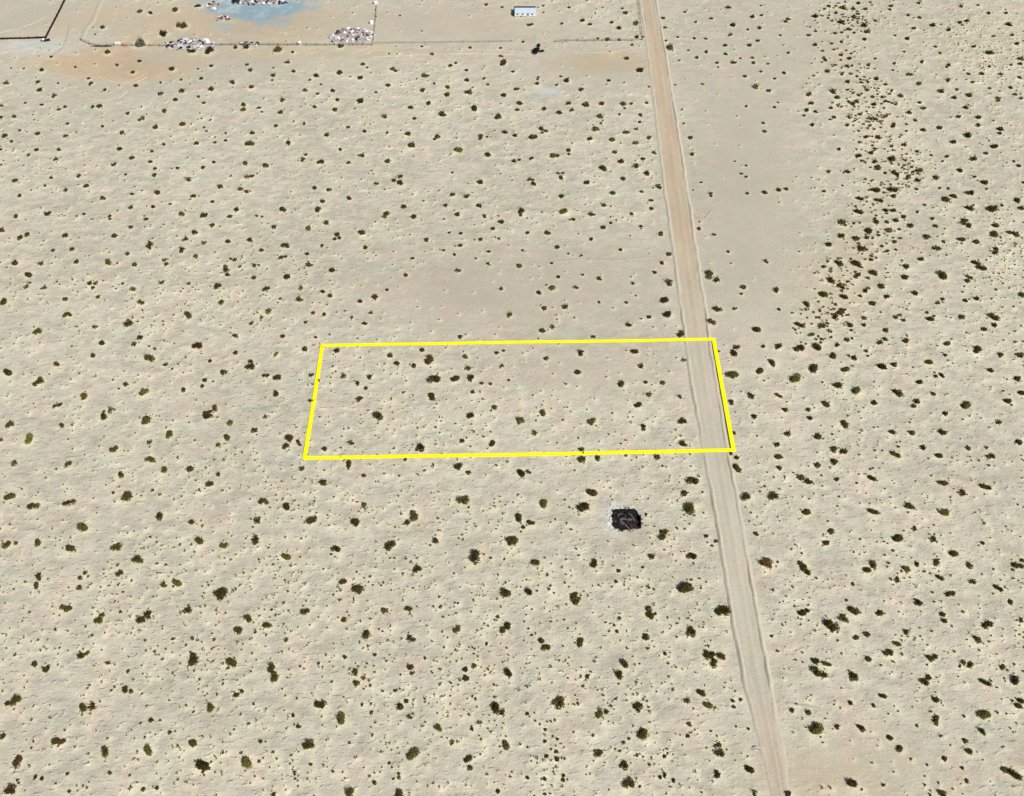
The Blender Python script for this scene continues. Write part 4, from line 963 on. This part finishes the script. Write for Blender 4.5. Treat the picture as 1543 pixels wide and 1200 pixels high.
# ------------------------------------------------------------------ fences
def fence(pts, label, name="rail_fence", step=3.2, hgt=0.95, rails=(0.45, 0.85), rt=0.055, post=0.07, skip=()):
    G = [gp(*p) for p in pts]
    root = empty(name, G[0]); tag(root, label, "fence", "fences of the far plots")
    pm = box_mesh("post", post * 2, post * 2, hgt + 0.3, M_POST, 0.015)
    for a, b in zip(G[:-1], G[1:]):
        n = max(1, int(round((b - a).length / step)))
        tops = []
        for k in range(n + 1):
            p = a + (b - a) * (k / n)
            p = Vector((p.x + random.uniform(-.05, .05), p.y + random.uniform(-.08, .08), float(height(p.x, p.y))))
            tops.append(p - root.location)
            o_ = bpy.data.objects.new("post", pm); o_.location = p - root.location - Vector((0, 0, 0.3))
            o_.rotation_euler = (random.uniform(-.06, .06), random.uniform(-.06, .06), random.uniform(0, 1)); link(o_, root)
        for h_ in rails:
            V_, F_ = tube([t + Vector((0, -0.08, h_ + random.uniform(-.05, .05))) for t in tops], rt, rt, 5)
            mesh_obj("rail", V_, F_, M_POST, root)
    return root
fence([(122, 61), (135, 67), (150, 70.5), (172, 69), (240, 70), (320, 69), (420, 69), (560, 68.5)], "dark sagging rail fence along the front of the sandy yard, debris against it")
fence([(562, 68), (565, 40), (567, 18), (569, -10)], "dark rail fence running away from camera beside the right yard debris heap", rt=0.035, post=0.045)
fence([(566, 66), (640, 65), (775, 63.5)], "faint rail fence from the debris heap to the black burnt bush", rails=(0.45, 0.65), rt=0.03, hgt=0.55, post=0.04, step=4.5)
fence([(836, 64), (870, 62), (920, 62), (968, 61)], "short rail fence ending at the corner beside the dirt road", rails=(0.5, 0.85), rt=0.045)
fence([(968, 60), (965, 35), (961, 0), (959, -15)], "rail fence running away along the left edge of the dirt road", rails=(0.5, 0.85), rt=0.035)

# ------------------------------------------------------------------ debris heaps in the yard
def heap(label, cx, cy, rx, ry, n, mats, smin=0.3, smax=1.5, hmax=0.7, name="debris_heap"):
    c = gp(cx, cy)
    root = empty(name, c); tag(root, label, "debris heap", "debris heaps in the far yard")
    # a low mound of earth and crushed rubbish under the loose pieces
    mpx = px_per_m(c.x, c.y)
    wx = rx / mpx; wy = abs(gp(cx, cy - ry).y - gp(cx, cy + ry).y) / 2
    bm = bmesh.new(); bmesh.ops.create_uvsphere(bm, u_segments=20, v_segments=10, radius=1.0)
    for v in bm.verts:
        v.co = Vector((v.co.x * wx * 0.85 * random.uniform(.85, 1.1), v.co.y * wy * 0.85 * random.uniform(.85, 1.1), max(v.co.z, -0.3) * hmax * random.uniform(.7, 1.1)))
    me = bpy.data.meshes.new("rubble_mound"); bm.to_mesh(me); bm.free(); me.materials.append(M_RUBBLE)
    link(bpy.data.objects.new("rubble_mound", me), root)
    for k in range(n):
        a = random.uniform(0, 2 * math.pi); d = math.sqrt(random.random())
        x, y = wx * d * math.cos(a), wy * d * math.sin(a)
        z = hmax * math.sqrt(max(0.0, 1 - d * d)) * 0.85 + 0.08
        m = random.choices([q[0] for q in mats], [q[1] for q in mats])[0]
        s = random.uniform(smin, smax)
        piece(random.choice(["board", "sheet", "block"]), m, (x, y, z), (s, s * random.uniform(.25, .7), s * random.uniform(.06, .3)), root)
    return root
M_RUBBLE = plain_mat("rubble_earth", (0.36, 0.32, 0.29), noise=0.3, scale=2.0, bump=0.5)
heap("white and black scrap heap straddling the front yard fence, left one", 287, 68, 36, 9, 95, [(M_WHITE, 5), (M_LILAC, 4), (M_DARK, 5), (M_GREY, 3)], 0.5, 2.0, 0.6)
heap("broad white and brown rubble heap in the right front corner of the yard", 530, 55, 35, 12.5, 150, [(M_WHITE, 6), (M_LILAC, 5), (M_BROWN, 4), (M_DARK, 2), (M_GREY, 3)], 0.35, 1.3, 0.6)
heap("dark and white junk heap at the back of the bluish wash-out", 398, 4, 38, 4.5, 60, [(M_WHITE, 4), (M_LILAC, 4), (M_DARK, 6), (M_GREY, 3)], 0.5, 2.0, 0.7)
heap("small white scrap pile at the left rim of the bluish wash-out", 320, 9, 10, 6, 22, [(M_WHITE, 5), (M_DARK, 2), (M_BROWN, 2)], 0.3, 1.0, 0.4)
heap("tan earth heap with brown boards in front of the bluish wash-out", 334, 29, 12, 4, 16, [(M_BROWN, 5), (M_WHITE, 2), (M_DARK, 1)], 0.3, 1.4, 0.4)
heap("low dark board pile just outside the low wall corner", 71, 62, 8, 1.6, 12, [(M_DARK, 5), (M_BROWN, 2), (M_WHITE, 1)], 0.5, 1.6, 0.2)
heap("thin dark scrap pile against the fence, right of the left scrap heap", 374, 67, 20, 2.5, 18, [(M_DARK, 4), (M_WHITE, 3), (M_BROWN, 2)], 0.3, 1.4, 0.25)

# black upright frame at the back of the wash-out
fr = empty("black_shed_frame", gp(356, 6)); tag(fr, "black open shed frame at the top edge behind the bluish wash-out", "frame")
for dx in (-0.9, 0.9):
    for dy in (0, 1.6):
        child_box("post", fr, dx, dy, -0.1, 0.35, 0.35, 1.7, M_DARK, 0.02)
child_box("roof_panel", fr, 0, 0.8, 1.62, 2.3, 2.1, 0.1, M_DARK, 0.02)

# lumpy tarps and bundles
def bundle(name, label, cat, cx, cy, wx, wy, hz, mat, seed):
    c = gp(cx, cy); r_ = np.random.RandomState(seed)
    bm = bmesh.new(); bmesh.ops.create_icosphere(bm, subdivisions=3, radius=1.0)
    for v in bm.verts:
        n_ = 1 + 0.22 * math.sin(4 * v.co.x + seed) * math.cos(5 * v.co.y + 2 * seed) + r_.uniform(-.07, .07)
        v.co = Vector((v.co.x * wx * n_, v.co.y * wy * n_, max(v.co.z, -0.2) * hz * n_))
    me = bpy.data.meshes.new(name); bm.to_mesh(me); bm.free(); me.materials.append(mat)
    o_ = link(bpy.data.objects.new(name, me)); o_.location = c
    return tag(o_, label, cat)
bundle("white_bundle", "crumpled white bundle against the fence near the yard entrance", "bundle", 177, 66, 1.15, 0.75, 0.55, M_WHITE, 3)
bundle("orange_tarp", "flattened orange-red tarp beside the white bundle at the fence", "tarp", 187, 69, 1.2, 0.5, 0.18, M_ORANGE, 4)
bundle("black_tarp", "long black tarp sagging along the fence near the yard entrance", "tarp", 154, 70, 3.6, 0.4, 0.32, M_DARK, 6)

# white round tanks
def tank(label, cx, cy, d):
    c = gp(cx, cy)
    root = empty("white_tank", c); tag(root, label, "tank", "white tanks by the yard")
    bm = bmesh.new()
    prof = [(0.0, 0.98), (0.10, 0.97), (0.16, 0.92), (0.40, 0.84), (0.48, 0.76), (0.5, 0.66), (0.5, -0.1)]
    n = 20; V_, F_ = [], []
    for rr_, zz_ in prof:
        for k in range(n):
            t = 2 * math.pi * k / n
            V_.append((rr_ * d * math.cos(t), rr_ * d * math.sin(t), zz_ * d))
    for i in range(len(prof) - 1):
        for k in range(n):
            F_.append((i * n + k, (i + 1) * n + k, (i + 1) * n + (k + 1) % n, i * n + (k + 1) % n))
    bm.free()
    mesh_obj("tank_shell", V_, F_, M_WHITE, root, smooth=True)
    child_box("lid", root, 0, 0, 0.95 * d, 0.28 * d, 0.28 * d, 0.06 * d, M_GREY, 0.02)
    return root
tank("round white tank standing on the front yard fence line between the two heaps", 451.5, 67, 1.35)
tank("round white tank beside the fence behind the rubble heap", 559.5, 35.5, 1.3)
tank("white tank at the top edge beside the fence running away", 566, 6, 1.4)

# bent pale sheet beside the road near the bottom
bs = gp(1139, 1128)
sh = empty("bent_panel", bs); sh.scale = (0.8, 0.8, 0.8); tag(sh, "small bent pale panel lying left of the road near the bottom", "panel")
pts = [(-1.15, -0.25, 0.03), (-0.75, -0.02, 0.25), (-0.1, 0.15, 0.50), (0.5, 0.05, 0.42), (1.0, -0.25, 0.05)]
V_ = []
for p in pts:
    V_ += [(p[0], p[1] + 0.28, p[2]), (p[0], p[1] - 0.12, p[2] + 0.03), (p[0], p[1] + 0.28, p[2] - 0.04), (p[0], p[1] - 0.12, p[2] - 0.01)]
F_ = []
for i in range(len(pts) - 1):
    a = 4 * i
    F_ += [(a, a + 1, a + 5, a + 4), (a + 2, a + 6, a + 7, a + 3), (a, a + 4, a + 6, a + 2), (a + 1, a + 3, a + 7, a + 5)]
mesh_obj("sheet", V_, F_, M_ASH, sh, smooth=True)
mesh_obj("bent_edge", *tube([Vector(p) + Vector((0.05, -0.2, 0.03)) for p in pts], 0.09, 0.06, 6), M_BROWN, sh)

# black burnt bush in the fence gap
def burnt():
    c = gp(811, 78)
    root = empty("burnt_bush", c); tag(root, "black purplish burnt bush with an upright lobe in the fence gap", "bush")
    for dx, dy, d, hz, s in ((-0.3, 0.2, 3.4, 1.6, 3), (1.1, 0.2, 1.8, 1.2, 5), (0.1, 3.2, 1.9, 1.5, 7), (0.0, 1.7, 1.0, 1.0, 9)):
        o_ = bpy.data.objects.new("foliage", FOLI[(s, 'k')]); o_.location = (dx, dy, 0); o_.scale = (d, d * 1.1, hz); link(o_, root)
    o_ = bpy.data.objects.new("trunk", STEM[2]); o_.scale = (2.6, 2.6, 1.7); link(o_, root)
burnt()
# single white block in the open sand
for (a, b, s, lab) in ((619, 85, 0.5, "lone white block on bare sand below the faint fence"), (125.5, 186.5, 0.4, "lone white stone among shrubs at far left")):
    o_ = piece("white_block", M_WHITE, gp(a, b) + Vector((0, 0, 0.1)), (s * 1.3, s, s * 0.6), None)
    tag(o_, lab, "block")
